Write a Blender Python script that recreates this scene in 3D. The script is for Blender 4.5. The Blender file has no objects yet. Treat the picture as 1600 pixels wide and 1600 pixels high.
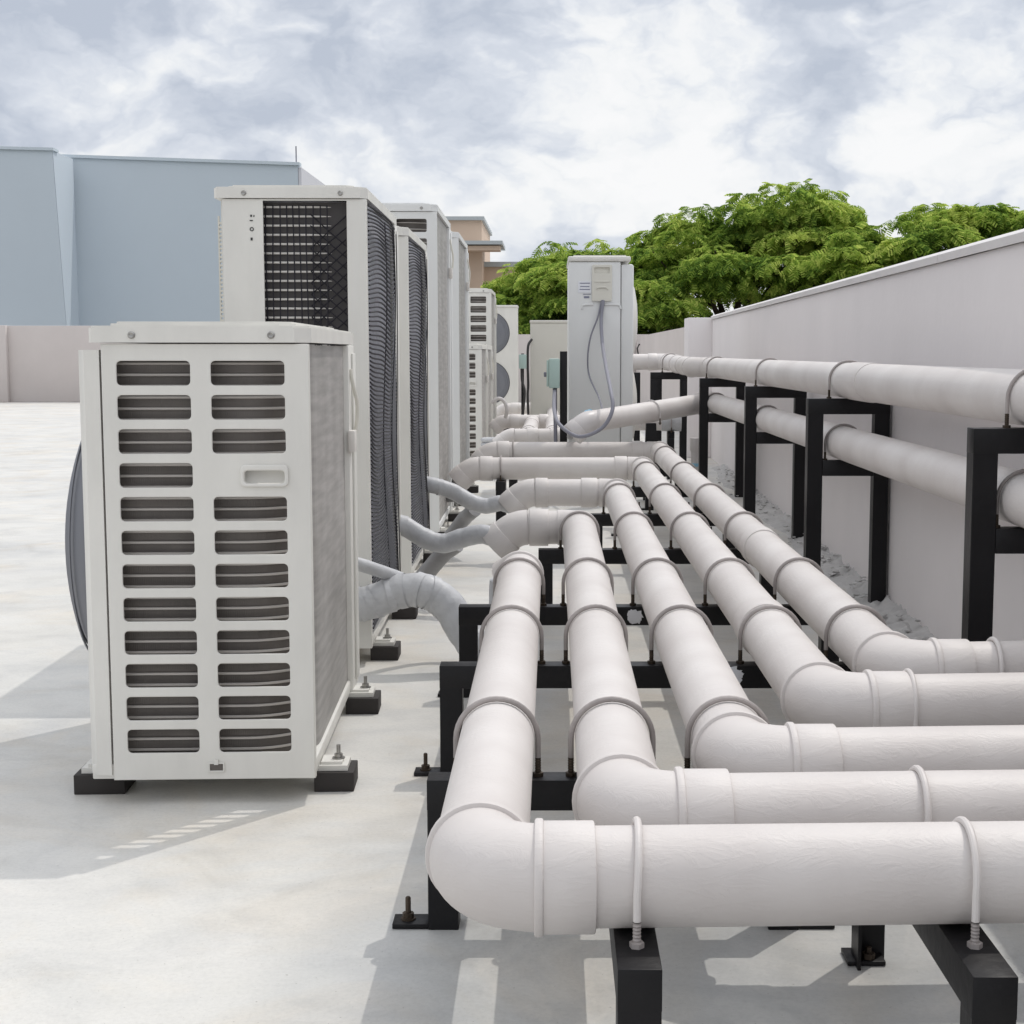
import bpy, bmesh, math, random
import numpy as np
from mathutils import Vector, Matrix
R = math.radians
random.seed(7)
scene = bpy.context.scene
C = scene.collection

# ------------------------------------------------------------------ camera
CAM_H = 0.93
cd = bpy.data.cameras.new("camera"); cam = bpy.data.objects.new("camera", cd); C.objects.link(cam)
cam.location = (0, 0, CAM_H)
cam.rotation_euler = (R(90) - math.atan(251 / 2350), 0, 0)
cd.sensor_width = 36; cd.lens = 36 * 2350 / 1600; cd.shift_x = -62 / 1600
cd.clip_start = 0.05; cd.clip_end = 5000
scene.camera = cam

# ------------------------------------------------------------------ sun + sky
SUN = Vector((0.348, 0.427, 0.94)).normalized()          # direction towards the sun
sl = bpy.data.lights.new("sun", 'SUN'); sl.energy = 2.7; sl.angle = R(0.5); sl.color = (1.0, 0.955, 0.89)
so = bpy.data.objects.new("sun", sl); C.objects.link(so)
so.rotation_euler = SUN.to_track_quat('Z', 'Y').to_euler()
scene.view_settings.view_transform = 'Standard'
scene.view_settings.look = 'None'
scene.view_settings.exposure = -0.96
scene.view_settings.gamma = 1.0

world = bpy.data.worlds.new("World"); scene.world = world; world.use_nodes = True
def build_world():
    nt = world.node_tree; N = nt.nodes; L = nt.links; N.clear()
    def n(t, **k):
        o = N.new(t)
        for a, b in k.items(): setattr(o, a, b)
        return o
    def math_(op, a, b=None, c=None):
        o = n('ShaderNodeMath', operation=op)
        for i, v in enumerate((a, b, c)):
            if v is None: continue
            if isinstance(v, (int, float)): o.inputs[i].default_value = v
            else: L.new(v, o.inputs[i])
        return o.outputs[0]
    out = n('ShaderNodeOutputWorld'); bg = n('ShaderNodeBackground'); bg.inputs['Strength'].default_value = 0.15
    sky = n('ShaderNodeTexSky', sky_type='NISHITA'); sky.sun_disc = False
    sky.sun_elevation = math.asin(SUN.z); sky.sun_rotation = math.atan2(SUN.x, SUN.y)
    tc = n('ShaderNodeTexCoord')
    sep = n('ShaderNodeSeparateXYZ'); L.new(tc.outputs['Generated'], sep.inputs[0])
    up = math_('MAXIMUM', sep.outputs[2], 0.0)
    # cloud layers flatten and shrink towards the horizon
    zz = math_('MULTIPLY', math_('POWER', up, 0.85), 1.45)
    comb = n('ShaderNodeCombineXYZ'); L.new(math_('ADD', sep.outputs[0], SKY_OFF[0]), comb.inputs[0]); L.new(math_('ADD', sep.outputs[1], SKY_OFF[1]), comb.inputs[1]); L.new(zz, comb.inputs[2])
    def noise(vec, scale, det, rough=0.5):
        o = n('ShaderNodeTexNoise'); o.inputs['Scale'].default_value = scale; o.inputs['Detail'].default_value = det; o.inputs['Roughness'].default_value = rough
        L.new(vec, o.inputs['Vector']); return o
    warp = noise(comb.outputs[0], 9.0, 5, 0.55)
    vs = n('ShaderNodeVectorMath', operation='SCALE'); vs.inputs[3].default_value = 0.13
    L.new(warp.outputs['Color'], vs.inputs[0])
    va = n('ShaderNodeVectorMath', operation='ADD'); L.new(comb.outputs[0], va.inputs[0]); L.new(vs.outputs[0], va.inputs[1])
    n1 = noise(va.outputs[0], 4.2, 3, 0.5); n2 = noise(va.outputs[0], 11.0, 8, 0.5)
    # billows: the creases between rounded heads come from folding the noise about its middle
    n3 = noise(va.outputs[0], 15.0, 5, 0.5)
    fold = math_('ABSOLUTE', math_('SUBTRACT', n3.outputs[0], 0.5))
    v = math_('ADD', math_('MULTIPLY', n1.outputs[0], 0.58), math_('MULTIPLY', n2.outputs[0], 0.42))
    v = math_('SUBTRACT', v, math_('MULTIPLY', fold, 0.36))
    # brighter towards the horizon, darker bellies overhead
    hz = n('ShaderNodeMapRange'); hz.inputs[1].default_value = 0.03; hz.inputs[2].default_value = 0.22
    hz.inputs[3].default_value = -0.064; hz.inputs[4].default_value = 0.008
    L.new(up, hz.inputs[0])
    v = math_('ADD', v, hz.outputs[0])
    rp = n('ShaderNodeValToRGB'); L.new(v, rp.inputs[0])
    e = rp.color_ramp.elements
    K = 1.30
    stops = ((0.37, (9.75, 9.75, 9.8)), (0.41, (9.3, 9.4, 9.5)), (0.44, (8.4, 8.65, 9.05)), (0.48, (7.0, 7.4, 8.15)), (0.56, (5.2, 5.7, 6.65)))
    e[0].position = stops[0][0]; e[0].color = (*[c * K for c in stops[0][1]], 1); e[1].position = stops[-1][0]; e[1].color = (*[c * K for c in stops[-1][1]], 1)
    for p_, c_ in stops[1:-1]:
        x = e.new(p_); x.color = (*[c * K for c in c_], 1)
    # unseen sky brightened round the sun and overhead, added to lift shadow fill
    vd = n('ShaderNodeVectorMath', operation='DOT_PRODUCT'); vd.inputs[1].default_value = SUN
    L.new(tc.outputs['Generated'], vd.inputs[0])
    gl = n('ShaderNodeMapRange'); gl.interpolation_type = 'SMOOTHSTEP'; gl.inputs[1].default_value = 0.62; gl.inputs[2].default_value = 1.0; gl.inputs[3].default_value = 1.0; gl.inputs[4].default_value = SKY_GLOW
    L.new(vd.outputs['Value'], gl.inputs[0])
    hi = n('ShaderNodeMapRange'); hi.interpolation_type = 'SMOOTHSTEP'; hi.inputs[1].default_value = 0.2; hi.inputs[2].default_value = 0.6; hi.inputs[3].default_value = 1.0; hi.inputs[4].default_value = SKY_HIGH
    L.new(up, hi.inputs[0])
    bright = n('ShaderNodeVectorMath', operation='SCALE'); L.new(rp.outputs[0], bright.inputs[0]); L.new(math_('MULTIPLY', gl.outputs[0], hi.outputs[0]), bright.inputs[3])
    wm = n('ShaderNodeMixRGB', blend_type='MULTIPLY'); L.new(hi.outputs[0], wm.inputs[0]); wm.inputs[0].default_value = 1
    tint = n('ShaderNodeMapRange'); tint.inputs[1].default_value = 0.2; tint.inputs[2].default_value = 0.5; L.new(up, tint.inputs[0]); L.new(tint.outputs[0], wm.inputs[0])
    L.new(bright.outputs[0], wm.inputs[1]); wm.inputs[2].default_value = (1.025, 1.0, 0.965, 1)
    # a little open blue between the clouds
    mx = n('ShaderNodeMixRGB'); mx.inputs[0].default_value = 0.95
    L.new(sky.outputs[0], mx.inputs[1]); L.new(wm.outputs[0], mx.inputs[2])
    L.new(mx.outputs[0], bg.inputs['Color']); L.new(bg.outputs[0], out.inputs[0])
SKY_OFF = (2.7, -1.1); SKY_GLOW = 1.5; SKY_HIGH = 1.38
build_world()

# ------------------------------------------------------------------ materials
def mat(name, col, rough=0.5, metal=0.0, var=0.0, var_scale=3.0, bump=0.0, bump_scale=60.0, stretch=(1, 1, 1), spec=0.5, col2=None, c_pos=(0.35, 0.7)):
    m = bpy.data.materials.new(name); m.use_nodes = True
    nt = m.node_tree; N = nt.nodes; L = nt.links
    b = N['Principled BSDF']
    b.inputs['Base Color'].default_value = (*col, 1); b.inputs['Roughness'].default_value = rough
    b.inputs['Metallic'].default_value = metal; b.inputs['Specular IOR Level'].default_value = spec
    tc = N.new('ShaderNodeTexCoord'); mp = N.new('ShaderNodeMapping'); mp.inputs['Scale'].default_value = stretch
    L.new(tc.outputs['Object'], mp.inputs['Vector'])
    if var or col2:
        nz = N.new('ShaderNodeTexNoise'); nz.inputs['Scale'].default_value = var_scale; nz.inputs['Detail'].default_value = 8; nz.inputs['Roughness'].default_value = 0.62
        L.new(mp.outputs[0], nz.inputs['Vector'])
        rp = N.new('ShaderNodeValToRGB'); L.new(nz.outputs[0], rp.inputs[0])
        e = rp.color_ramp.elements
        c2 = col2 if col2 else tuple(c * (1 - var) for c in col)
        e[0].position = c_pos[0]; e[0].color = (*c2, 1); e[1].position = c_pos[1]; e[1].color = (*col, 1)
        L.new(rp.outputs[0], b.inputs['Base Color'])
    if bump:
        nb = N.new('ShaderNodeTexNoise'); nb.inputs['Scale'].default_value = bump_scale; nb.inputs['Detail'].default_value = 5
        L.new(mp.outputs[0], nb.inputs['Vector'])
        bp = N.new('ShaderNodeBump'); bp.inputs['Strength'].default_value = bump; bp.inputs['Distance'].default_value = 0.01
        L.new(nb.outputs[0], bp.inputs['Height']); L.new(bp.outputs[0], b.inputs['Normal'])
    return m

M = {}
M['ac'] = mat('ac_enamel', (0.755, 0.74, 0.695), 0.42, var=0.12, var_scale=6, stretch=(1, 1, 0.35), bump=0.02, bump_scale=40)
M['ac_cool'] = mat('ac_enamel_cool', (0.74, 0.745, 0.735), 0.45, var=0.07, var_scale=4, stretch=(1, 1, 0.3))
M['ac_cream'] = mat('ac_enamel_cream', (0.70, 0.68, 0.61), 0.5, var=0.06)
M['guard'] = mat('fan_guard_plastic', (0.17, 0.175, 0.195), 0.5)
M['coil_tube'] = mat('coil_tube', (0.74, 0.71, 0.67), 0.4, 0.1)
M['net'] = mat('coil_net', (0.022, 0.021, 0.027), 0.55, spec=0.3)
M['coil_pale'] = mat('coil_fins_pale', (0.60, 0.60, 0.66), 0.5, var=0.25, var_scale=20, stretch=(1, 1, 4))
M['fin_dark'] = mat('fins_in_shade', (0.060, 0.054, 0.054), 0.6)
M['dark'] = mat('cabinet_inside', (0.02, 0.019, 0.018), 0.8)
M['steel'] = mat('black_steel', (0.007, 0.0065, 0.0075), 0.42, bump=0.12, bump_scale=45, col2=(0.012, 0.0115, 0.013), spec=0.25)
M['rubber'] = mat('rubber', (0.022, 0.019, 0.018), 0.75, col2=(0.035, 0.03, 0.028))
M['bolt'] = mat('zinc_bolt', (0.45, 0.44, 0.42), 0.35, 0.9, var=0.4, var_scale=60)
M['rusty'] = mat('rusty_bolt', (0.10, 0.075, 0.055), 0.6, 0.6, var=0.5, var_scale=80)
M['ubolt'] = mat('painted_rod', (0.43, 0.39, 0.375), 0.5, 0.1, var=0.35, var_scale=14)
M['hose'] = mat('grey_tape', (0.54, 0.545, 0.56), 0.45, var=0.18, var_scale=18, bump=0.3, bump_scale=30)
def tape(m):
    nt = m.node_tree; N = nt.nodes; L = nt.links; b = N['Principled BSDF']
    tc = N.new('ShaderNodeTexCoord'); mp = N.new('ShaderNodeMapping'); mp.inputs['Rotation'].default_value = (0, 0.35, 0.2); L.new(tc.outputs['Object'], mp.inputs['Vector'])
    w = N.new('ShaderNodeTexWave'); w.wave_profile = 'SAW'; w.inputs['Scale'].default_value = 8; w.inputs['Distortion'].default_value = 1.6; w.inputs['Detail'].default_value = 2
    L.new(mp.outputs[0], w.inputs['Vector'])
    old = b.inputs['Normal'].links[0].from_node
    bp = N.new('ShaderNodeBump'); bp.inputs['Strength'].default_value = 0.55; bp.inputs['Distance'].default_value = 0.006
    L.new(w.outputs[0], bp.inputs['Height']); L.new(old.outputs[0], bp.inputs['Normal']); L.new(bp.outputs[0], b.inputs['Normal'])
tape(M['hose'])
M['hose_dark'] = mat('grey_tape_dark', (0.33, 0.325, 0.33), 0.5, var=0.3, var_scale=12)
M['cable'] = mat('grey_cable', (0.22, 0.22, 0.26), 0.45)
M['cable_black'] = mat('black_cable', (0.03, 0.028, 0.028), 0.5)
M['isolator'] = mat('isolator_plastic', (0.40, 0.52, 0.48), 0.45)
M['pvc'] = mat('pvc', (0.60, 0.57, 0.56), 0.4, var=0.08)
M['stain_blue'] = mat('pipe_glue', (0.25, 0.50, 0.66), 0.4)
M['sticker'] = mat('sticker_white', (0.75, 0.76, 0.80), 0.5)
M['ink'] = mat('ink', (0.20, 0.21, 0.28), 0.6)
M['black_mark'] = mat('black_mark', (0.03, 0.03, 0.03), 0.6)
M['wall'] = mat('wall_paint', (0.80, 0.76, 0.755), 0.75, var=0.06, var_scale=1.6, bump=0.10, bump_scale=25)
M['coping'] = mat('coping_paint', (0.72, 0.695, 0.69), 0.7, var=0.08, var_scale=3)
M['wall_far'] = mat('wall_paint_far', (0.60, 0.55, 0.53), 0.8, var=0.10, var_scale=0.8)
M['blue'] = mat('blue_render', (0.60, 0.67, 0.735), 0.8, var=0.05, var_scale=0.25)
M['blue_pale'] = mat('pale_render', (0.66, 0.66, 0.70), 0.8)
M['blue_fin'] = mat('blue_render_pale', (0.57, 0.635, 0.70), 0.8)
M['peach'] = mat('peach_render', (0.68, 0.52, 0.40), 0.8, var=0.08, var_scale=0.4)
M['roof_edge'] = mat('pale_flashing', (0.60, 0.67, 0.73), 0.8)
M['roof_slab'] = mat('grey_fascia', (0.47, 0.50, 0.51), 0.7)
M['glass_dark'] = mat('dark_glass', (0.03, 0.03, 0.035), 0.2)
M['earth'] = mat('ground', (0.30, 0.30, 0.27), 0.9, var=0.4, var_scale=0.1)
M['bark'] = mat('bark', (0.075, 0.055, 0.04), 0.9, var=0.4, var_scale=6, bump=0.4, bump_scale=20)

def coil_mat(name, lo, hi):
    m = bpy.data.materials.new(name); m.use_nodes = True
    nt = m.node_tree; N = nt.nodes; L = nt.links; b = N['Principled BSDF']
    b.inputs['Roughness'].default_value = 0.5; b.inputs['Metallic'].default_value = 0.15
    tc = N.new('ShaderNodeTexCoord')
    def noise(scale, st, det=6):
        mp = N.new('ShaderNodeMapping'); mp.inputs['Scale'].default_value = st
        L.new(tc.outputs['Object'], mp.inputs['Vector'])
        z = N.new('ShaderNodeTexNoise'); z.inputs['Scale'].default_value = scale; z.inputs['Detail'].default_value = det
        L.new(mp.outputs[0], z.inputs['Vector']); return z
    a = noise(5, (1, 1, 0.5), 4); c = noise(9, (0.5, 0.5, 6.0), 4)
    rp = N.new('ShaderNodeValToRGB'); L.new(a.outputs[0], rp.inputs[0])
    e = rp.color_ramp.elements
    e[0].position = 0.3; e[0].color = (*lo, 1); e[1].position = 0.75; e[1].color = (*hi, 1)
    rp2 = N.new('ShaderNodeValToRGB'); L.new(c.outputs[0], rp2.inputs[0])
    e = rp2.color_ramp.elements; e[0].position = 0.36; e[0].color = (0.84, 0.84, 0.84, 1); e[1].position = 0.66; e[1].color = (1.12, 1.12, 1.12, 1)
    mx = N.new('ShaderNodeMixRGB'); mx.blend_type = 'MULTIPLY'; mx.inputs[0].default_value = 1
    L.new(rp.outputs[0], mx.inputs[1]); L.new(rp2.outputs[0], mx.inputs[2]); L.new(mx.outputs[0], b.inputs['Base Color'])
    w = N.new('ShaderNodeTexWave'); w.wave_type = 'BANDS'; w.bands_direction = 'DIAGONAL'; w.inputs['Scale'].default_value = 170
    mp = N.new('ShaderNodeMapping'); mp.inputs['Scale'].default_value = (1, 1, 0); L.new(tc.outputs['Object'], mp.inputs['Vector']); L.new(mp.outputs[0], w.inputs['Vector'])
    bp = N.new('ShaderNodeBump'); bp.inputs['Strength'].default_value = 0.15; bp.inputs['Distance'].default_value = 0.002
    L.new(w.outputs[0], bp.inputs['Height']); L.new(bp.outputs[0], b.inputs['Normal'])
    return m
M['coil'] = coil_mat('coil_fins', (0.085, 0.074, 0.066), (0.20, 0.18, 0.165)); M['coil_side'] = coil_mat('coil_fins_sunlit', (0.31, 0.295, 0.28), (0.42, 0.405, 0.39))  # same fins twice: shade behind the slots and sun on the side, as colour
M['coil_rib'] = mat('coil_rib', (0.50, 0.47, 0.44), 0.4, 0.1)

def pipe_mat():
    m = bpy.data.materials.new('painted_lagging'); m.use_nodes = True
    nt = m.node_tree; N = nt.nodes; L = nt.links; b = N['Principled BSDF']
    b.inputs['Roughness'].default_value = 0.5; b.inputs['Specular IOR Level'].default_value = 0.4
    tc = N.new('ShaderNodeTexCoord')
    z = N.new('ShaderNodeTexNoise'); z.inputs['Scale'].default_value = 5; z.inputs['Detail'].default_value = 8; L.new(tc.outputs['Object'], z.inputs['Vector'])
    rp = N.new('ShaderNodeValToRGB'); L.new(z.outputs[0], rp.inputs[0])
    e = rp.color_ramp.elements; e[0].position = 0.3; e[0].color = (0.585, 0.545, 0.525, 1); e[1].position = 0.72; e[1].color = (0.685, 0.652, 0.632, 1)
    L.new(rp.outputs[0], b.inputs['Base Color'])
    # creased paper under the paint
    mp = N.new('ShaderNodeMapping'); mp.inputs['Scale'].default_value = (0.5, 0.8, 1.5); mp.inputs['Rotation'].default_value = (0.2, 0.22, 0.1)
    L.new(tc.outputs['Object'], mp.inputs['Vector'])
    z1 = N.new('ShaderNodeTexNoise'); z1.inputs['Scale'].default_value = 30; z1.inputs['Detail'].default_value = 6; z1.inputs['Roughness'].default_value = 0.6; z1.inputs['Distortion'].default_value = 0.7
    L.new(mp.outputs[0], z1.inputs['Vector'])
    r1 = N.new('ShaderNodeValToRGB'); L.new(z1.outputs[0], r1.inputs[0])
    e = r1.color_ramp.elements; e[0].position = 0.43; e[0].color = (0, 0, 0, 1); e[1].position = 0.5; e[1].color = (1, 1, 1, 1)
    x = e.new(0.57); x.color = (0, 0, 0, 1)
    z2 = N.new('ShaderNodeTexNoise'); z2.inputs['Scale'].default_value = 7; z2.inputs['Detail'].default_value = 3; L.new(tc.outputs['Object'], z2.inputs['Vector'])
    r2 = N.new('ShaderNodeValToRGB'); L.new(z2.outputs[0], r2.inputs[0]); r2.color_ramp.elements[0].position = 0.40; r2.color_ramp.elements[1].position = 0.58
    mm = N.new('ShaderNodeMath'); mm.operation = 'MULTIPLY'; L.new(r1.outputs[0], mm.inputs[0]); L.new(r2.outputs[0], mm.inputs[1])
    z3 = N.new('ShaderNodeTexNoise'); z3.inputs['Scale'].default_value = 120; z3.inputs['Detail'].default_value = 3; L.new(tc.outputs['Object'], z3.inputs['Vector'])
    ma = N.new('ShaderNodeMath'); ma.operation = 'MULTIPLY_ADD'; ma.inputs[1].default_value = 0.35
    L.new(z3.outputs[0], ma.inputs[0]); L.new(mm.outputs[0], ma.inputs[2])
    bp = N.new('ShaderNodeBump'); bp.inputs['Strength'].default_value = 0.12; bp.inputs['Distance'].default_value = 0.004
    L.new(ma.outputs[0], bp.inputs['Height']); L.new(bp.outputs[0], b.inputs['Normal'])
    return m
M['pipe'] = pipe_mat()

def floor_mat():
    m = bpy.data.materials.new('sealed_concrete'); m.use_nodes = True
    nt = m.node_tree; N = nt.nodes; L = nt.links; b = N['Principled BSDF']
    b.inputs['Specular IOR Level'].default_value = 0.35
    tc = N.new('ShaderNodeTexCoord')
    def noise(scale, det, st=(1, 1, 1), rough=0.6, dist=0.0):
        mp = N.new('ShaderNodeMapping'); mp.inputs['Scale'].default_value = st; L.new(tc.outputs['Object'], mp.inputs['Vector'])
        z = N.new('ShaderNodeTexNoise'); z.inputs['Scale'].default_value = scale; z.inputs['Detail'].default_value = det; z.inputs['Roughness'].default_value = rough; z.inputs['Distortion'].default_value = dist
        L.new(mp.outputs[0], z.inputs['Vector']); return z.outputs[0]
    def ramp(src, stops):
        rp = N.new('ShaderNodeValToRGB'); L.new(src, rp.inputs[0]); e = rp.color_ramp.elements
        e[0].position, e[0].color = stops[0][0], (*stops[0][1], 1); e[1].position, e[1].color = stops[-1][0], (*stops[-1][1], 1)
        for p, c in stops[1:-1]:
            x = e.new(p); x.color = (*c, 1)
        return rp.outputs[0]
    def mul(a, c, f=1.0):
        mx = N.new('ShaderNodeMixRGB'); mx.blend_type = 'MULTIPLY'; mx.inputs[0].default_value = f
        L.new(a, mx.inputs[1]); L.new(c, mx.inputs[2]); return mx.outputs[0]
    base = ramp(noise(1.3, 8, dist=0.6), [(0.3, (0.565, 0.56, 0.545)), (0.5, (0.635, 0.625, 0.598)), (0.7, (0.685, 0.67, 0.637))])
    trowel = ramp(noise(5, 8, (0.75, 1.15, 1), 0.62, 0.9), [(0.33, (0.90, 0.905, 0.915)), (0.52, (1.0, 1.0, 1.0)), (0.72, (1.04, 1.037, 1.03))])
    warm = ramp(noise(2.1, 5, dist=0.8), [(0.48, (1, 1, 1)), (0.70, (1.0, 0.95, 0.885))])
    cool = ramp(noise(0.9, 6, (1.5, 1, 1), 0.6, 0.4), [(0.58, (1, 1, 1)), (0.72, (0.94, 0.955, 0.98))])
    speck = ramp(noise(150, 2), [(0.24, (0.45, 0.43, 0.40)), (0.30, (1, 1, 1))])
    scuff = ramp(noise(22, 4, (1.6, 0.7, 1), 0.5, 2.2), [(0.485, (1, 1, 1)), (0.5, (0.90, 0.90, 0.90)), (0.515, (1, 1, 1))])
    patch = ramp(noise(1.7, 3), [(0.5, (0, 0, 0)), (0.62, (1, 1, 1))])
    mxs = N.new('ShaderNodeMixRGB'); L.new(patch, mxs.inputs[0]); mxs.inputs[1].default_value = (1, 1, 1, 1); L.new(scuff, mxs.inputs[2])
    grain = ramp(noise(110, 5, rough=0.75), [(0.28, (0.90, 0.90, 0.895)), (0.5, (1, 1, 1)), (0.72, (1.06, 1.06, 1.055))])
    blot = ramp(noise(2.6, 7, rough=0.66, dist=1.0), [(0.32, (0.88, 0.875, 0.865)), (0.45, (0.97, 0.97, 0.965)), (0.6, (1, 1, 1))])
    c = mul(mul(mul(mul(mul(mul(mul(base, grain), blot), mxs.outputs[0]), trowel), warm), cool), speck, 0.8)
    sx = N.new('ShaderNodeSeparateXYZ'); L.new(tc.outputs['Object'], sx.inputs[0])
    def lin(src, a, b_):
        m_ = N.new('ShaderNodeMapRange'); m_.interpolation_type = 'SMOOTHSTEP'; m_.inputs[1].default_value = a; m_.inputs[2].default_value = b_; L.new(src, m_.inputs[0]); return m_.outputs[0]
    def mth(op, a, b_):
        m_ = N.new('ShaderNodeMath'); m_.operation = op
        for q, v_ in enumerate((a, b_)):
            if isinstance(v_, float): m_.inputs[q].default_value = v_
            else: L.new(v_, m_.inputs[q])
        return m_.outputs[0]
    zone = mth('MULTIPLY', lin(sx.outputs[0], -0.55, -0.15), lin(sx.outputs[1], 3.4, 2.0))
    smear_shade = ramp(mth('MULTIPLY', zone, ramp(noise(3.3, 8, (1, 0.8, 1), 0.62, 1.3), [(0.30, (0, 0, 0)), (0.55, (1, 1, 1))])), [(0.05, (1, 1, 1)), (0.5, (0.87, 0.885, 0.905)), (1.0, (0.78, 0.80, 0.825))])  # bluish paint smears, with the shadow under the racks painted in too
    c = mul(c, smear_shade)
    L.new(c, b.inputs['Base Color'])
    rr = ramp(noise(3, 5), [(0.3, (0.42,) * 3), (0.7, (0.62,) * 3)]); L.new(rr, b.inputs['Roughness'])
    bp = N.new('ShaderNodeBump'); bp.inputs['Strength'].default_value = 0.12; bp.inputs['Distance'].default_value = 0.006
    L.new(noise(30, 6, (0.8, 1.1, 1), 0.6, 0.8), bp.inputs['Height']); L.new(bp.outputs[0], b.inputs['Normal'])
    return m
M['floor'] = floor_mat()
M['rubble'] = mat('mortar_rubble', (0.56, 0.55, 0.54), 0.9, var=0.2, var_scale=14, bump=0.6, bump_scale=40)

def leaf_mat(name, c_dark, c_mid, c_light):
    m = bpy.data.materials.new(name); m.use_nodes = True
    nt = m.node_tree; N = nt.nodes; L = nt.links; N.clear()
    out = N.new('ShaderNodeOutputMaterial')
    tc = N.new('ShaderNodeTexCoord')
    z = N.new('ShaderNodeTexNoise'); z.inputs['Scale'].default_value = 1.1; z.inputs['Detail'].default_value = 4
    L.new(tc.outputs['Object'], z.inputs['Vector'])
    g = N.new('ShaderNodeNewGeometry')
    ad = N.new('ShaderNodeMath'); ad.operation = 'MULTIPLY_ADD'; ad.inputs[1].default_value = 0.35; L.new(g.outputs['Random Per Island'], ad.inputs[0])
    sb = N.new('ShaderNodeMath'); sb.operation = 'SUBTRACT'; sb.inputs[1].default_value = 0.17; L.new(z.outputs[0], sb.inputs[0]); L.new(sb.outputs[0], ad.inputs[2])
    rp = N.new('ShaderNodeValToRGB'); L.new(ad.outputs[0], rp.inputs[0]); e = rp.color_ramp.elements
    e[0].position = 0.3; e[0].color = (*c_dark, 1); e[1].position = 0.75; e[1].color = (*c_light, 1); x = e.new(0.5); x.color = (*c_mid, 1)
    d = N.new('ShaderNodeBsdfDiffuse'); t = N.new('ShaderNodeBsdfTranslucent'); mx = N.new('ShaderNodeMixShader'); mx.inputs[0].default_value = 0.5
    L.new(rp.outputs[0], d.inputs[0]); L.new(rp.outputs[0], t.inputs[0]); L.new(d.outputs[0], mx.inputs[1]); L.new(t.outputs[0], mx.inputs[2])
    L.new(mx.outputs[0], out.inputs[0]); return m
M['leaf'] = leaf_mat('leaf', (0.10, 0.18, 0.035), (0.30, 0.43, 0.075), (0.60, 0.68, 0.17))

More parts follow.
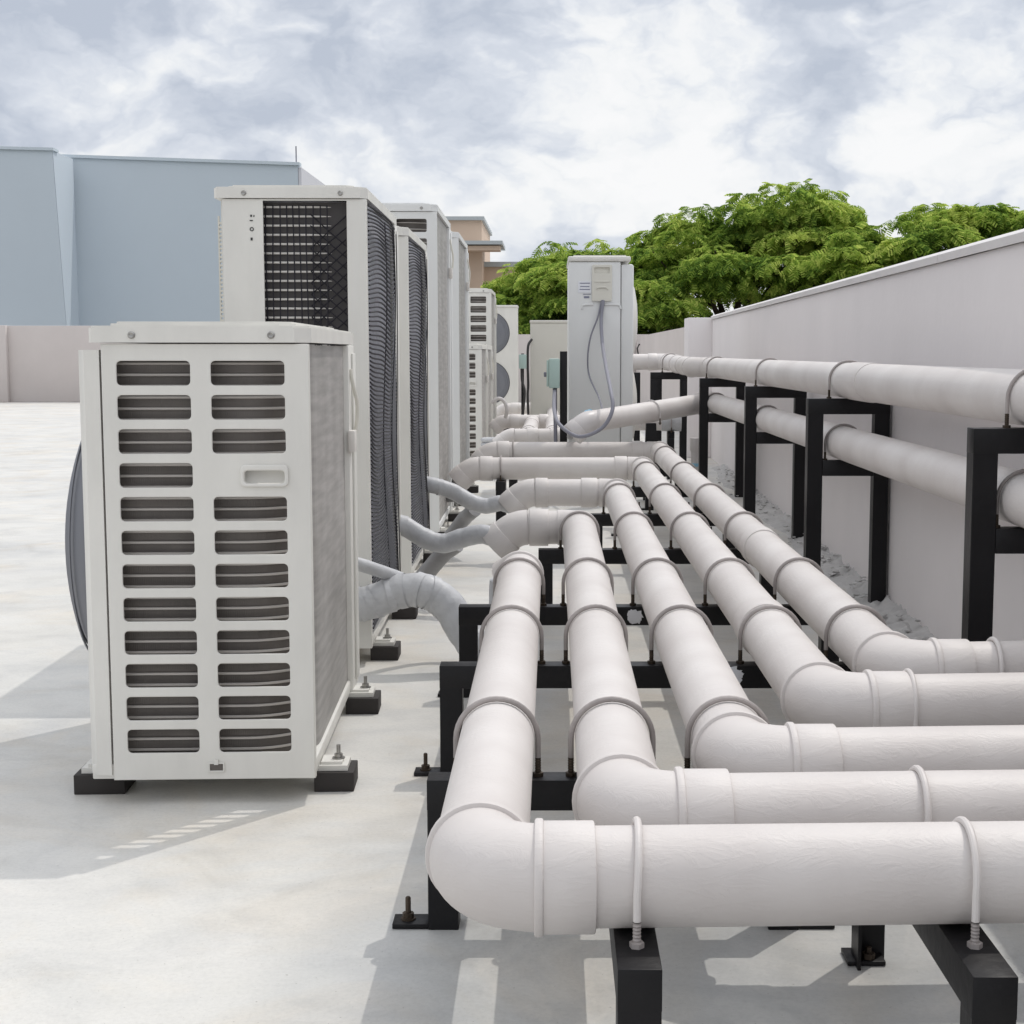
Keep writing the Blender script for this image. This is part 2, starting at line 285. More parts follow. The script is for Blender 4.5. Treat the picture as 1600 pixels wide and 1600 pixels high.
# ------------------------------------------------------------------ mesh helpers
class MB:
    def __init__(s): s.v = []; s.f = []; s.sm = []
    def add(s, vs, fs, smooth=False):
        o = len(s.v); s.v += [tuple(p) for p in vs]
        for f in fs: s.f.append(tuple(i + o for i in f)); s.sm.append(smooth)
        return s
    def box(s, x0, x1, y0, y1, z0, z1, bev=0.0, seg=2):
        if bev:
            bm = bmesh.new(); bmesh.ops.create_cube(bm, size=1)
            for v in bm.verts:
                v.co = Vector(((x0 + x1) / 2 + v.co.x * (x1 - x0), (y0 + y1) / 2 + v.co.y * (y1 - y0), (z0 + z1) / 2 + v.co.z * (z1 - z0)))
            bmesh.ops.bevel(bm, geom=bm.edges[:], offset=bev, segments=seg, affect='EDGES', profile=0.5)
            s.bm(bm, True); return s
        v = [(x0, y0, z0), (x1, y0, z0), (x1, y1, z0), (x0, y1, z0), (x0, y0, z1), (x1, y0, z1), (x1, y1, z1), (x0, y1, z1)]
        return s.add(v, [(0, 3, 2, 1), (4, 5, 6, 7), (0, 1, 5, 4), (1, 2, 6, 5), (2, 3, 7, 6), (3, 0, 4, 7)])
    def bm(s, bm, smooth=False):
        bm.verts.index_update()
        s.add([v.co[:] for v in bm.verts], [[v.index for v in f.verts] for f in bm.faces], smooth); bm.free()
    def tube(s, pts, r, n=16, caps=True, smooth=True):
        pts = [Vector(p) for p in pts]
        rs = r if isinstance(r, (list, tuple)) else [r] * len(pts)
        rings = []; ref = None
        for i, p in enumerate(pts):
            a = pts[i] - pts[i - 1] if i else pts[1] - pts[0]
            b = pts[i + 1] - pts[i] if i < len(pts) - 1 else a
            if a.length < 1e-9: a = b
            if b.length < 1e-9: b = a
            t = (a.normalized() + b.normalized()); t = t.normalized() if t.length > 1e-6 else a.normalized()
            if ref is None:
                ref = Vector((0, 0, 1)) if abs(t.z) < 0.9 else Vector((1, 0, 0))
            u = (ref - t * ref.dot(t)).normalized(); w = t.cross(u); ref = u
            rings.append([p + (u * math.cos(2 * math.pi * k / n) + w * math.sin(2 * math.pi * k / n)) * rs[i] for k in range(n)])
        o = len(s.v)
        for g in rings: s.v += [tuple(q) for q in g]
        for i in range(len(rings) - 1):
            for k in range(n):
                s.f.append((o + i * n + k, o + i * n + (k + 1) % n, o + (i + 1) * n + (k + 1) % n, o + (i + 1) * n + k)); s.sm.append(smooth)
        if caps:
            s.f.append(tuple(o + k for k in reversed(range(n)))); s.sm.append(False)
            e = o + (len(rings) - 1) * n
            s.f.append(tuple(e + k for k in range(n))); s.sm.append(False)
        return s
    def sleeve(s, a, b, r, lip=0.002, n=40):
        # a pipe fitting: a short tube with softly rounded ends
        a = Vector(a); b = Vector(b); d = (b - a); L = d.length; d.normalize(); k = min(lip, L * 0.3)
        return s.tube([a, a + d * k * 0.3, a + d * k, b - d * k, b - d * k * 0.3, b], [r - k, r - k * 0.3, r, r, r - k * 0.3, r - k], n)
    def lathe(s, prof, c, axis, n=40, smooth=True):
        c = Vector(c); a = Vector(axis).normalized(); u = a.orthogonal().normalized(); w = a.cross(u); o = len(s.v); m = len(prof)
        for r, h in prof:
            for k in range(n):
                t = 2 * math.pi * k / n; s.v.append(tuple(c + a * h + (u * math.cos(t) + w * math.sin(t)) * r))
        for i in range(m - 1):
            for k in range(n):
                s.f.append((o + i * n + k, o + i * n + (k + 1) % n, o + (i + 1) * n + (k + 1) % n, o + (i + 1) * n + k)); s.sm.append(smooth)
        return s
    def prism(s, poly, z0, z1, fn=lambda a, b, c: (a, b, c)):
        n = len(poly)
        v = [fn(a, b, z0) for a, b in poly] + [fn(a, b, z1) for a, b in poly]
        fs = [tuple(reversed(range(n))), tuple(range(n, 2 * n))] + [(k, (k + 1) % n, n + (k + 1) % n, n + k) for k in range(n)]
        return s.add(v, fs)
    def plate(s, loops, th, y=0.0, bev=0.002, fn=None):
        # flat sheet in the xz plane with holes cut through it; front face at y
        cu = bpy.data.curves.new('tmp', 'CURVE'); cu.dimensions = '2D'; cu.fill_mode = 'BOTH'
        cu.extrude = th / 2 - bev; cu.bevel_depth = bev; cu.bevel_resolution = 1; cu.offset = -bev
        for lp in loops:
            sp = cu.splines.new('POLY'); sp.points.add(len(lp) - 1); sp.use_cyclic_u = True
            for p, (a, b) in zip(sp.points, lp): p.co = (a, b, 0, 1)
        o = bpy.data.objects.new('tmp', cu); C.objects.link(o)
        me = bpy.data.meshes.new_from_object(o.evaluated_get(bpy.context.evaluated_depsgraph_get()))
        vs = [(v.co.x, y + th / 2 - v.co.z, v.co.y) for v in me.vertices]
        if fn: vs = [fn(*v) for v in vs]
        s.add(vs, [tuple(p.vertices) for p in me.polygons], False)
        bpy.data.objects.remove(o); bpy.data.curves.remove(cu); bpy.data.meshes.remove(me)
        return s
    def build(s, name, m, parent=None, sharp=35):
        me = bpy.data.meshes.new(name); rt = parent
        while rt and rt.parent: rt = rt.parent
        off = LOC.get(rt.name, Vector()) if rt else Vector()
        me.from_pydata([(a - off.x, b - off.y, c - off.z) for a, b, c in s.v], [], s.f)
        me.polygons.foreach_set('use_smooth', s.sm); me.validate(); me.update()
        me.set_sharp_from_angle(angle=R(sharp))
        me.materials.append(M[m] if isinstance(m, str) else m)
        o = bpy.data.objects.new(name, me); C.objects.link(o)
        if parent: o.parent = parent
        return o
LOC = {}                                    # world place of roots whose parts are written in world metres
def thing(name, label, cat, loc=(0, 0, 0), group=None, worldly=True):
    o = bpy.data.objects.new(name, None); C.objects.link(o); o.location = loc; o.empty_display_size = 0.1
    o['label'] = label; o['category'] = cat
    if group: o['group'] = group
    if worldly: LOC[o.name] = Vector(loc)
    return o
def tag(o, label=None, cat=None, group=None, kind=None):
    for k, v in (('label', label), ('category', cat), ('group', group), ('kind', kind)):
        if v: o[k] = v
    return o
def dup(root, loc, rotz, label):
    def cp(o, par):
        c = o.copy(); C.objects.link(c)
        if par: c.parent = par
        for ch in o.children: cp(ch, c)
        return c
    r = cp(root, None); r.location = loc; r.rotation_euler = (0, 0, rotz); r['label'] = label
    return r
def rrect(x0, x1, z0, z1, r, n=5):
    p = []
    for cx, cz, a in ((x1 - r, z1 - r, 0), (x0 + r, z1 - r, 90), (x0 + r, z0 + r, 180), (x1 - r, z0 + r, 270)):
        for k in range(n + 1):
            t = R(a + 90 * k / n); p.append((cx + r * math.cos(t), cz + r * math.sin(t)))
    return p
def rect(x0, x1, z0, z1): return [(x0, z0), (x1, z0), (x1, z1), (x0, z1)]
def arc(p, a, b, rad, n=10):
    # bend from direction a to direction b starting at point p; returns points and the end
    a = Vector(a).normalized(); b = Vector(b).normalized(); p = Vector(p)
    ang = a.angle(b); t = rad * math.tan(ang / 2); nrm = (b - a * a.dot(b)).normalized(); c = p + nrm * rad
    return [c - nrm * rad * math.cos(ang * k / n) + a * rad * math.sin(ang * k / n) for k in range(n + 1)]
def smooth_path(pts, n=8):
    P = [Vector(p) for p in pts]; P = [P[0] * 2 - P[1]] + P + [P[-1] * 2 - P[-2]]; out = []
    for i in range(1, len(P) - 2):
        for k in range(n):
            t = k / n; a, b, c, d = P[i - 1:i + 3]
            out.append(0.5 * ((2 * b) + (c - a) * t + (2 * a - 5 * b + 4 * c - d) * t * t + (3 * b - a - 3 * c + d) * t ** 3))
    out.append(P[-2]); return out

# ------------------------------------------------------------------ ground and roof
def wall_x(y): return 1.195 + 0.0215 * (y - 3.7)
g = MB(); g.add([(-900, -300, -7), (900, -300, -7), (900, 1800, -7), (-900, 1800, -7)], [(0, 1, 2, 3)]); tag(g.build('ground', 'earth'), kind='structure')
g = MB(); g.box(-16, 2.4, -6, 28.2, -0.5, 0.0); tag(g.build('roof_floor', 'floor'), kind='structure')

# parapet walls
w = thing('parapet_wall', 'long pale grey parapet wall behind the pipes on black frames, with rounded coping', 'wall', (wall_x(5), 5, 0))
m = MB(); ya, yb = -6, 13.2
m.prism([(wall_x(ya), ya), (wall_x(ya) + 0.16, ya), (wall_x(yb) + 0.16, yb), (wall_x(yb), yb)], 0, 1.205); m.build('wall_panel', 'wall', w)
m = MB()
ys = [-6, -3, 0.5, 2.6, 4.75, 6.9, 9.0, 11.1, 13.2]
for a, b in zip(ys[:-1], ys[1:]):
    b2 = b - 0.006; prof = [(-0.012, 1.205), (-0.016, 1.228), (0.0, 1.24), (0.08, 1.246), (0.165, 1.24), (0.178, 1.228), (0.172, 1.205)]
    v = [(wall_x(a) + px, a, pz) for px, pz in prof] + [(wall_x(b2) + px, b2, pz) for px, pz in prof]; k = len(prof)
    m.add(v, [(i, i + 1, k + i + 1, k + i) for i in range(k - 1)] + [tuple(range(k)), tuple(reversed(range(k, 2 * k)))], True)
m.build('coping', 'coping', w)
m = MB(); m.box(1.19, wall_x(13.2) + 0.19, 13.203, 13.6, 0, 1.222, 0.006); m.build('pilaster', 'wall', w)
w = thing('parapet_wall', 'lower far stretch of pale parapet wall beyond the square pilaster', 'wall', (1.55, 20, 0))
m = MB(); m.prism([(1.44, 13.6), (1.6, 13.6), (1.72, 27.9), (1.56, 27.9)], 0, 1.195); m.build('wall_panel', 'wall_far', w)
m = MB(); m.tube([(1.52, 26.5, 0.86), (1.50, 26.5, 0.98), (1.53, 26.5, 1.05), (1.60, 26.5, 1.03)], 0.014, 8); m.build('hook', 'cable_black', w)
w = thing('parapet_wall', 'beige parapet wall at the back, between the round fan guards and the cream unit', 'wall', (0, 28, 0))
m = MB(); m.box(-4.2, 1.9, 27.95, 28.12, 0, 1.24, 0.01); m.build('wall_panel', 'wall_far', w)
w = thing('parapet_wall', 'long beige parapet wall with a thin pilaster below the blue building', 'wall', (-9, 27.9, 0))
m = MB(); m.box(-16, -4.2, 27.9, 28.1, 0, 1.40, 0.01); m.build('wall_panel', 'wall_far', w)
m = MB(); m.box(-10.2, -10.02, 27.78, 27.9, 0, 1.405, 0.01); m.box(-5.9, -5.72, 27.78, 27.9, 0, 1.405, 0.01); m.build('pilaster', 'wall_far', w)

# rubble swept against the foot of the wall
def rubble():
    rnd = random.Random(3); m = MB(); nx, ny = 9, 240; ids = []
    from mathutils import noise as mn
    for j in range(ny):
        y = 3.0 + 9.0 * j / (ny - 1); wd = 0.13 + 0.03 * math.sin(y * 3.1) + 0.025 * mn.noise((y * 4, 0, 0))
        for i in range(nx):
            t = i / (nx - 1); x = wall_x(y) + 0.004 - wd * (1 - t)
            z = -0.004 + 0.05 * t ** 0.8 * (0.6 + 0.8 * abs(mn.noise((x * 16, y * 16, 1)))) + 0.018 * mn.noise((x * 45, y * 45, 4)) * (0.3 + t)
            m.v.append((x, y, z if i else -0.004))
    for j in range(ny - 1):
        for i in range(nx - 1):
            m.f.append((j * nx + i, j * nx + i + 1, (j + 1) * nx + i + 1, (j + 1) * nx + i)); m.sm.append(False)
    for k in range(190):
        y = rnd.uniform(3.1, 11.6); x = wall_x(y) - abs(rnd.gauss(0, 0.075)) - 0.01; r = rnd.uniform(0.004, 0.016)
        bm = bmesh.new(); bmesh.ops.create_icosphere(bm, subdivisions=1, radius=r)
        for v in bm.verts: v.co = Vector((v.co.x * rnd.uniform(0.7, 1.5), v.co.y * rnd.uniform(0.7, 1.6), v.co.z * rnd.uniform(0.3, 0.6))) + Vector((x, y, 0.006 + max(0, (0.14 - (wall_x(y) - x)) * 0.33)))
        m.bm(bm)
    tag(m.build('rubble', 'rubble'), 'crumbled grey mortar swept along the foot of the wall', 'rubble', kind='stuff')
rubble()

# ------------------------------------------------------------------ buildings beyond the roof
b = thing('blue_building', 'big plain blue grey building rising behind the left parapet wall', 'building', (-15, 47, -7))
def quadbox(mb, front, back): # eight corners: front quad and back quad, each bottom-left, bottom-right, top-right, top-left
    mb.add(front + back, [(0, 1, 2, 3), (7, 6, 5, 4), (0, 4, 5, 1), (1, 5, 6, 2), (2, 6, 7, 3), (3, 7, 4, 0)])
m = MB(); quadbox(m, [(-15.4, 45, -7), (-7.72, 46.6, -7), (-7.72, 46.6, 6.55), (-15.4, 45, 6.62)], [(-15.4, 60, -7), (-7.72, 60, -7), (-7.72, 60, 6.55), (-15.4, 60, 6.62)]); m.build('main_block', 'blue', b)
m = MB(); quadbox(m, [(-34, 42.0, -7), (-13.38, 43.0, -7), (-14.0, 43.0, 6.52), (-34, 42.0, 6.9)], [(-34, 44.98, -7), (-15.07, 44.98, -7), (-14.06, 44.98, 6.55), (-34, 44.98, 6.9)]); m.build('left_block', 'blue', b)
m = MB(); fb = [(-13.38, 43.0, -7), (-14.0, 43.0, 6.52), (-15.07, 44.98, -7), (-14.06, 44.98, 6.55)]
m.add([(p[0] + dx, p[1], p[2]) for dx in (0.006, 0.012) for p in fb], [(0, 1, 3, 2), (4, 6, 7, 5), (0, 4, 5, 1), (1, 5, 7, 3), (2, 3, 7, 6)]); m.build('sloping_fin', 'blue_fin', b)
m = MB(); quadbox(m, [(-15.4, 44.93, 6.62), (-7.66, 46.52, 6.55), (-7.66, 46.52, 6.64), (-15.4, 44.93, 6.71)], [(-15.4, 45.3, 6.62), (-7.66, 46.9, 6.55), (-7.66, 46.9, 6.64), (-15.4, 45.3, 6.71)])
quadbox(m, [(-34, 41.93, 6.9), (-13.95, 42.93, 6.52), (-13.95, 42.93, 6.60), (-34, 41.93, 6.98)], [(-34, 42.4, 6.9), (-13.95, 43.4, 6.52), (-13.95, 43.4, 6.60), (-34, 42.4, 6.98)]); m.build('roof_edge', 'roof_edge', b)
m = MB(); m.box(-7.71, -7.62, 46.62, 60, -7, 6.5); m.build('side_wall', 'blue_pale', b)
m = MB(); m.tube([(-7.8, 46.8, 6.6), (-7.8, 46.8, 7.15)], 0.02, 6); m.build('lightning_rod', 'cable', b)

b = thing('peach_building', 'peach coloured building with grey roof slabs, far behind the row of units', 'building', (-4, 62, -7))
m = MB(); m.box(-9.5, -2.75, 60, 68, -7, 6.05); m.box(-9.5, 1.0, 62, 70, -7, 4.35); m.build('wall', 'peach', b)
m = MB(); m.box(-9.8, -2.65, 59.8, 68, 6.05, 6.19); m.box(-9.5, -1.9, 58.8, 62.5, 5.04, 5.18); m.box(-2.75, 1.2, 61.8, 70, 4.35, 4.55); m.build('roof_slab', 'roof_slab', b)
m = MB(); m.box(-9.5, -2.0, 59.0, 60, 4.82, 5.0); m.build('soffit_band', 'peach', b)
m = MB(); m.prism([(-6.6, 4.0), (-4.6, 4.0), (-2.9, 2.2), (-2.9, 1.2), (-6.6, 1.2)], 57.0, 58.2, lambda a, c, y: (a, y, c)); m.build('stair_flank', 'roof_slab', b)
m = MB(); m.box(-6.2, -4.0, 56.9, 57.0, 1.6, 3.4); m.build('window', 'glass_dark', b)

# ------------------------------------------------------------------ pipes
PR = 0.0595; PZ = 0.309
PX = [-0.088, 0.097, 0.285, 0.480, 0.668]
NEAR = [1.73, 1.955, 2.20, 2.575, 2.87]
FAR = [4.17, 5.30, 6.62, 8.0, 9.37]
BR = 0.075
def ring(mb, p, d, r, wd=0.010):
    d = Vector(d).normalized(); p = Vector(p); mb.sleeve(p - d * wd / 2, p + d * wd / 2, r, 0.003)
def pipe_run(i, label, left_end, far_coups=(), body_coups=()):
    x, yn, yf = PX[i], NEAR[i], FAR[i]
    t = thing('pipe_run', label, 'pipe', (x, yn, 0), 'lagged pipes lying side by side on the black racks')
    turn = left_end is not None
    ye = yf - BR if turn else yf
    m = MB(); m.tube([(x, yn + BR, PZ), (x, ye, PZ)], PR, 48, False); m.build('straight_pipe', 'pipe', t)
    # near elbow: turns from -Y to +X
    a = arc((x, yn + BR, PZ), (0, -1, 0), (1, 0, 0), BR, 18)
    m = MB(); m.tube(a, PR + 0.0035, 48, False)
    ring(m, a[0] + Vector((0, 0.004, 0)), (0, 1, 0), PR + 0.0095, 0.013); ring(m, a[-1] - Vector((0.002, 0, 0)), (1, 0, 0), PR + 0.0095, 0.011); m.build('elbow', 'pipe', t)
    xe = a[-1].x
    m = MB(); m.tube([(xe, yn, PZ), (wall_x(yn) + 0.05, yn + 0.03, PZ + 0.004)], PR, 48, False); m.build('cross_pipe', 'pipe', t)
    m = MB(); m.sleeve((xe - 0.002, yn, PZ), (xe + 0.064, yn + 0.001, PZ), PR + 0.0065); m.build('coupling', 'pipe', t)
    for (y0, y1) in body_coups:
        m = MB(); m.sleeve((x, y0, PZ), (x, y1, PZ), PR + 0.0045); m.build('coupling', 'pipe', t)
    if turn:
        xl = left_end
        a = arc((x, ye, PZ), (0, 1, 0), (-1, 0, 0), BR, 18)
        m = MB(); m.tube(a, PR + 0.0035, 40, False); ring(m, a[0], (0, 1, 0), PR + 0.0095, 0.014); m.build('elbow', 'pipe', t)
        m = MB(); m.tube([a[-1], (xl, yf, PZ)], PR, 40, False); m.build('cross_pipe', 'pipe', t)
        for c0, c1 in far_coups:
            m = MB(); m.sleeve((c0, yf, PZ), (c1, yf, PZ), PR + 0.0065); m.build('coupling', 'pipe', t)
        q = arc((xl, yf, PZ), (-1, 0, 0), (-0.72, 0, -0.69), 0.11, 10)
        m = MB(); m.tube(q, PR + 0.003, 40, False)
        d = Vector((-0.72, 0, -0.69)).normalized(); e = q[-1]
        m.sleeve(e - d * 0.004, e + d * 0.062, PR + 0.0065); m.build('end_elbow', 'pipe', t)
        return e + d * 0.05
    else:
        q = arc((x, yf, PZ), (0, 1, 0), (-0.75, 0.35, -0.55), 0.075, 14)
        m = MB(); m.tube(q, PR + 0.003, 40, True); ring(m, q[0], (0, 1, 0), PR + 0.007, 0.014); m.build('end_elbow', 'pipe', t)
        return q[-1]
ends = []
ends.append(pipe_run(0, 'nearest pale lagged pipe, its elbow lying lowest in front of the others', None))
ends.append(pipe_run(1, 'pale lagged pipe second from the units, with fat sleeves on its far turn', -0.085, ((-0.079, -0.012),)))
ends.append(pipe_run(2, 'middle one of the five pale lagged pipes lying on the racks', -0.075, ((-0.072, -0.018), (0.13, 0.20))))
ends.append(pipe_run(3, 'pale lagged pipe second from the wall, with two rings close together midway', -0.385, ((-0.38, -0.315), (0.335, 0.40)), ((3.30, 3.40),)))
ends.append(pipe_run(4, 'pale lagged pipe nearest the wall on the black racks, with a ring midway', -0.34, ((-0.335, -0.265), (0.50, 0.565)), ((4.70, 4.80),)))

# ------------------------------------------------------------------ black racks under the pipes
BT = 0.248; TS = 0.05
def ubolt(t, c, axis, r, zb, rr=0.0043, lean=0.0, mt='ubolt', foot='rusty'):
    # bar bent over a pipe; c pipe centre, axis the pipe's direction, zb the beam's top
    a = Vector(axis).normalized(); s = a.cross(Vector((0, 0, 1))).normalized(); c = Vector(c); mb = MB()
    zf = zb + min(0.034, (c.z - zb) * 0.5)
    pts = [c - s * r + Vector((0, 0, zf - c.z))]
    for k in range(19):
        q = math.pi * (1 - k / 18); pts.append(c + s * r * math.cos(q) + Vector((0, 0, 1)) * r * math.sin(q) + a * lean * math.sin(q))
    pts.append(c + s * r + Vector((0, 0, zf - c.z)))
    mb.tube(pts, rr, 10); u = mb.build('u_bolt', mt, t)
    for q in (pts[0], pts[-1]):
        mb = MB(); n = int((zf - zb + 0.01) / 0.0021)
        mb.lathe([(0, -(zf - zb) - 0.008)] + [(rr * (0.94 if k % 2 else 1.1), -(zf - zb) - 0.008 + 0.0021 * k) for k in range(n)], q, (0, 0, 1), 10, False)
        mb.lathe([(rr, 0.006), (0.0088, 0.006), (0.0088, -0.0005), (rr, -0.0005)], (q.x, q.y, zb), (0, 0, 1), 6, False)
        mb.build('threaded_end', foot, u)
def anchor(parent, x, y, d, mat_='rusty'):
    p = MB(); x0, x1 = sorted((x, x + d * 0.058)); p.box(x0, x1, y + 0.002, y + 0.048, 0.001, 0.009, 0.001); pl = p.build('base_plate', 'steel', parent)
    bx = x + d * 0.034; by = y + 0.025
    k = MB(); k.lathe([(0, 0.008), (0.0125, 0.008), (0.0125, 0.0105), (0.009, 0.0105), (0.0095, 0.019), (0.0045, 0.019), (0.0045, 0.044), (0.003, 0.046), (0, 0.046)], (bx, by, 0.001), (0, 0, 1), 8, False)
    k.build('anchor_bolt', mat_, pl)
def post_mb(m, x0, x1, y0, y1, z1, i=0.0004, c=0.0016):
    x0 += i; x1 -= i; y0 += i; y1 -= i
    return m.prism([(x0 + c, y0), (x1 - c, y0), (x1, y0 + c), (x1, y1 - c), (x1 - c, y1), (x0 + c, y1), (x0, y1 - c), (x0, y0 + c)], 0, z1 + 0.0012)
def rack(label, y, x0, x1, pipes, posts=None):
    t = thing('pipe_rack', label, 'rack', ((x0 + x1) / 2, y, 0), 'black steel racks under the lagged pipes')
    m = MB(); m.box(x0, x1, y, y + TS, BT - TS, BT, 0.0014); m.build('crossbeam', 'steel', t)
    for k, px in enumerate(posts or (x0, x1 - TS)):
        m = MB(); post_mb(m, px, px + TS, y, y + TS, BT - TS); m.build('post', 'steel', t)
        anchor(t, px if k == 0 else px + TS, y, -1 if k == 0 else 1, 'rusty')
    for i in pipes:
        ubolt(t, (PX[i], y + 0.026, PZ), (0, 1, 0), PR + 0.0065, BT, 0.0047, lean=random.uniform(-0.004, 0.008), mt='ubolt')
    return t
rack('black rack nearest the camera carrying only three lagged pipes', 2.345, -0.20, 0.40, (0, 1, 2))
rack('black rack second from the front, its left post rising beside the first pipe', 3.225, -0.245, 0.775, (0, 1, 2, 3, 4))
rack('black rack under the far end of the nearest pipe, beside the wrapped grey hose', 3.985, -0.25, 0.775, (0, 1, 2, 3, 4))
rack('black rack starting under the second pipe where that pipe turns left', 5.155, -0.046, 0.775, (1, 2, 3, 4))
rack('black rack under three pipes where the middle pipe turns left', 6.29, 0.165, 0.775, (2, 3, 4))
rack('short black rack under the two pipes closest to the wall', 7.55, 0.36, 0.775, (3, 4))
rack('farthest small black rack, under the pipe nearest the wall', 8.80, 0.55, 0.775, (4,))
def scrap(label, x, y, z):
    rnd = random.Random(int(x * 1000)); m = MB()
    for k in range(5):
        bm = bmesh.new(); bmesh.ops.create_icosphere(bm, subdivisions=2, radius=0.009)
        for v in bm.verts: v.co = Vector((v.co.x * rnd.uniform(0.8, 1.7), v.co.y * 0.25, v.co.z * rnd.uniform(0.8, 1.5))) + Vector((x + rnd.uniform(-.014, .014), y - 0.001, z + rnd.uniform(-.012, .012)))
        m.bm(bm)
    o = m.build('tape_scrap', 'sticker'); tag(o, label, 'scrap')
scrap('crumpled white tape scrap on the beam between the second and middle pipes', 0.222, 3.985, 0.222)
scrap('crumpled white tape scrap on the beam left of the pipe second from the wall', 0.395, 3.225, 0.225)
def long_rack(label, x, y0, y1, cross, rear='post'):
    t = thing('pipe_rack', label, 'rack', (x, (y0 + y1) / 2, 0), 'black steel stands under the cross pipes')
    m = MB(); m.box(x, x + TS, y0, y1, BT - TS, BT, 0.0014); m.build('crossbeam', 'steel', t)
    m = MB(); post_mb(m, x, x + TS, y0, y0 + TS, BT - TS); m.build('post', 'steel', t)
    anchor(t, x, y0, -1, 'bolt')
    if rear == 'post':
        m = MB(); post_mb(m, x, x + TS, y1 - TS, y1, BT - TS); m.build('post', 'steel', t)
    elif rear == 'angle':        # an open angle iron on a small cleat
        m = MB(); m.box(x, x + 0.005, y1 - TS, y1, 0, BT - TS + 0.001); m.box(x + 0.0045, x + TS, y1 - 0.005, y1, 0, BT - TS + 0.001); m.build('post', 'steel', t)
        m = MB(); m.box(x - 0.012, x + TS - 0.004, y1 - 0.035, y1 + 0.02, 0.001, 0.008, 0.001); pl = m.build('base_plate', 'steel', t)
        m = MB(); m.lathe([(0, 0.008), (0.010, 0.008), (0.010, 0.017), (0.0045, 0.017), (0.0045, 0.026), (0, 0.026)], (x + 0.022, y1 - 0.022, 0), (0, 0, 1), 6, False)
        m.build('anchor_bolt', 'rusty', pl)
    for i in cross:
        ubolt(t, (x + 0.025, NEAR[i] + 0.004, PZ), (1, 0, 0), PR + 0.006, BT, 0.0047, lean=0.004, mt='pipe', foot='ubolt')
long_rack('black stand under the front cross pipe, nearer the big elbow', 0.073, 1.605, 2.344, (0,), None)
long_rack('black stand under the front cross pipe at the right edge of the photo', 0.462, 1.585, 2.235, (0, 1), 'angle')
long_rack('black stand under the two cross pipes closest to the wall', 0.595, 2.50, 2.98, (3,))
long_rack('small black stand under the last cross pipe beside the wall', 0.83, 2.76, 2.96, (4,))

# small stands under the far cross runs
def post_stand(label, x, y, axis, ztop=BT, wd=0.12, pr=None, pz=PZ, group=None):
    t = thing('pipe_stand', label, 'stand', (x, y, 0), group)
    m = MB()
    if axis[0]: m.box(x - TS / 2, x + TS / 2, y - wd, y + wd, ztop - TS, ztop, 0.002)
    else: m.box(x - wd, x + wd, y - TS / 2, y + TS / 2, ztop - TS, ztop, 0.002)
    m.build('crossbeam', 'steel', t)
    for s in (-1, 1):
        dx, dy = (0, s * (wd - TS / 2)) if axis[0] else (s * (wd - TS / 2), 0)
        m = MB(); m.box(x + dx - TS / 2 + .0006, x + dx + TS / 2 - .0006, y + dy - TS / 2 + .0006, y + dy + TS / 2 - .0006, 0, ztop - TS, 0.002); m.build('post', 'steel', t)
    ubolt(t, (x, y, pz), axis, (pr or PR) + 0.006, ztop, mt='ubolt')
    return t
post_stand('black stand under the far run of the pipe second from the wall', -0.27, 8.0, (1, 0, 0))
post_stand('black stand under the farthest cross run, in front of the slim unit with cables', -0.24, 9.37, (1, 0, 0))

# ------------------------------------------------------------------ frames and pipes along the wall
FT = 0.056
def wall_frame(label, y, x0=0.936, dx=0.295):
    x1 = x0 + dx
    t = thing('wall_frame', label, 'frame', ((x0 + x1) / 2, y, 0), 'tall black frames along the wall')
    m = MB(); m.box(x0, x1, y, y + FT, 0.704, 0.76, 0.0014); m.build('top_bar', 'steel', t)
    m = MB(); m.box(x0 + FT, x1 - FT, y + 0.001, y + FT - 0.001, 0.48, 0.536, 0.002); m.build('crossbar', 'steel', t)
    for px in (x0, x1 - FT):
        m = MB(); post_mb(m, px, px + FT, y, y + FT, 0.704); m.build('post', 'steel', t)
    ubolt(t, (up_x(y), y + 0.028, UZ), (0, 1, 0), UR + 0.0055, 0.76, 0.0045, mt='ubolt')
    ubolt(t, (lo_x(y), y + 0.028, LZ), (0, 1, 0), LR + 0.0055, 0.536, 0.0045, mt='ubolt')
    return t
UR, LR = 0.064, 0.061; UZ, LZ = 0.76 + UR + 0.001, 0.536 + LR + 0.001
def up_x(y): return 1.085 - 0.0045 * (y - 3.3)
def lo_x(y): return 1.066 - 0.002 * (y - 3.3)
wall_frame('tall black frame cut by the right edge of the photo, carrying both wall pipes', 3.33, 0.935, 0.285)
wall_frame('tall black frame by the wall, the largest seen whole', 5.44, 0.927, 0.297)
wall_frame('tall black frame by the wall, second largest seen whole', 7.35, 0.946, 0.298)
wall_frame('tall black frame by the wall where the lower pipe turns off', 9.6, 0.944, 0.29)
wall_frame('tall black frame standing on the roof this side of the photo, by the wall', 1.2, 0.86, 0.27)
# upper pipe
t = thing('wall_pipe', 'upper white pipe running along the wall on top of the black frames', 'pipe', (1.08, 6, 0))
m = MB(); m.tube([(up_x(-1), -1, UZ), (up_x(10.0), 10.0, UZ)], UR, 48, True); m.build('straight_pipe', 'pipe', t)
m = MB(); m.sleeve((up_x(5.05), 5.05, UZ), (up_x(5.36), 5.36, UZ), UR + 0.003); m.build('coupling', 'pipe', t)
x0 = up_x(10.0)
p1 = arc((x0, 10.0, UZ), (0, 1, 0), (-0.93, 0.37, 0), 0.085, 12)
m = MB(); m.tube(p1, UR + 0.001, 36, False); ring(m, p1[0], (0, 1, 0), UR + 0.006, 0.014); m.build('elbow', 'pipe', t)
e1 = p1[-1]; e2 = e1 + Vector((-0.93, 0.37, 0)).normalized() * 0.005
p2 = arc(e2, (-0.93, 0.37, 0), (0, 1, 0), 0.085, 12)
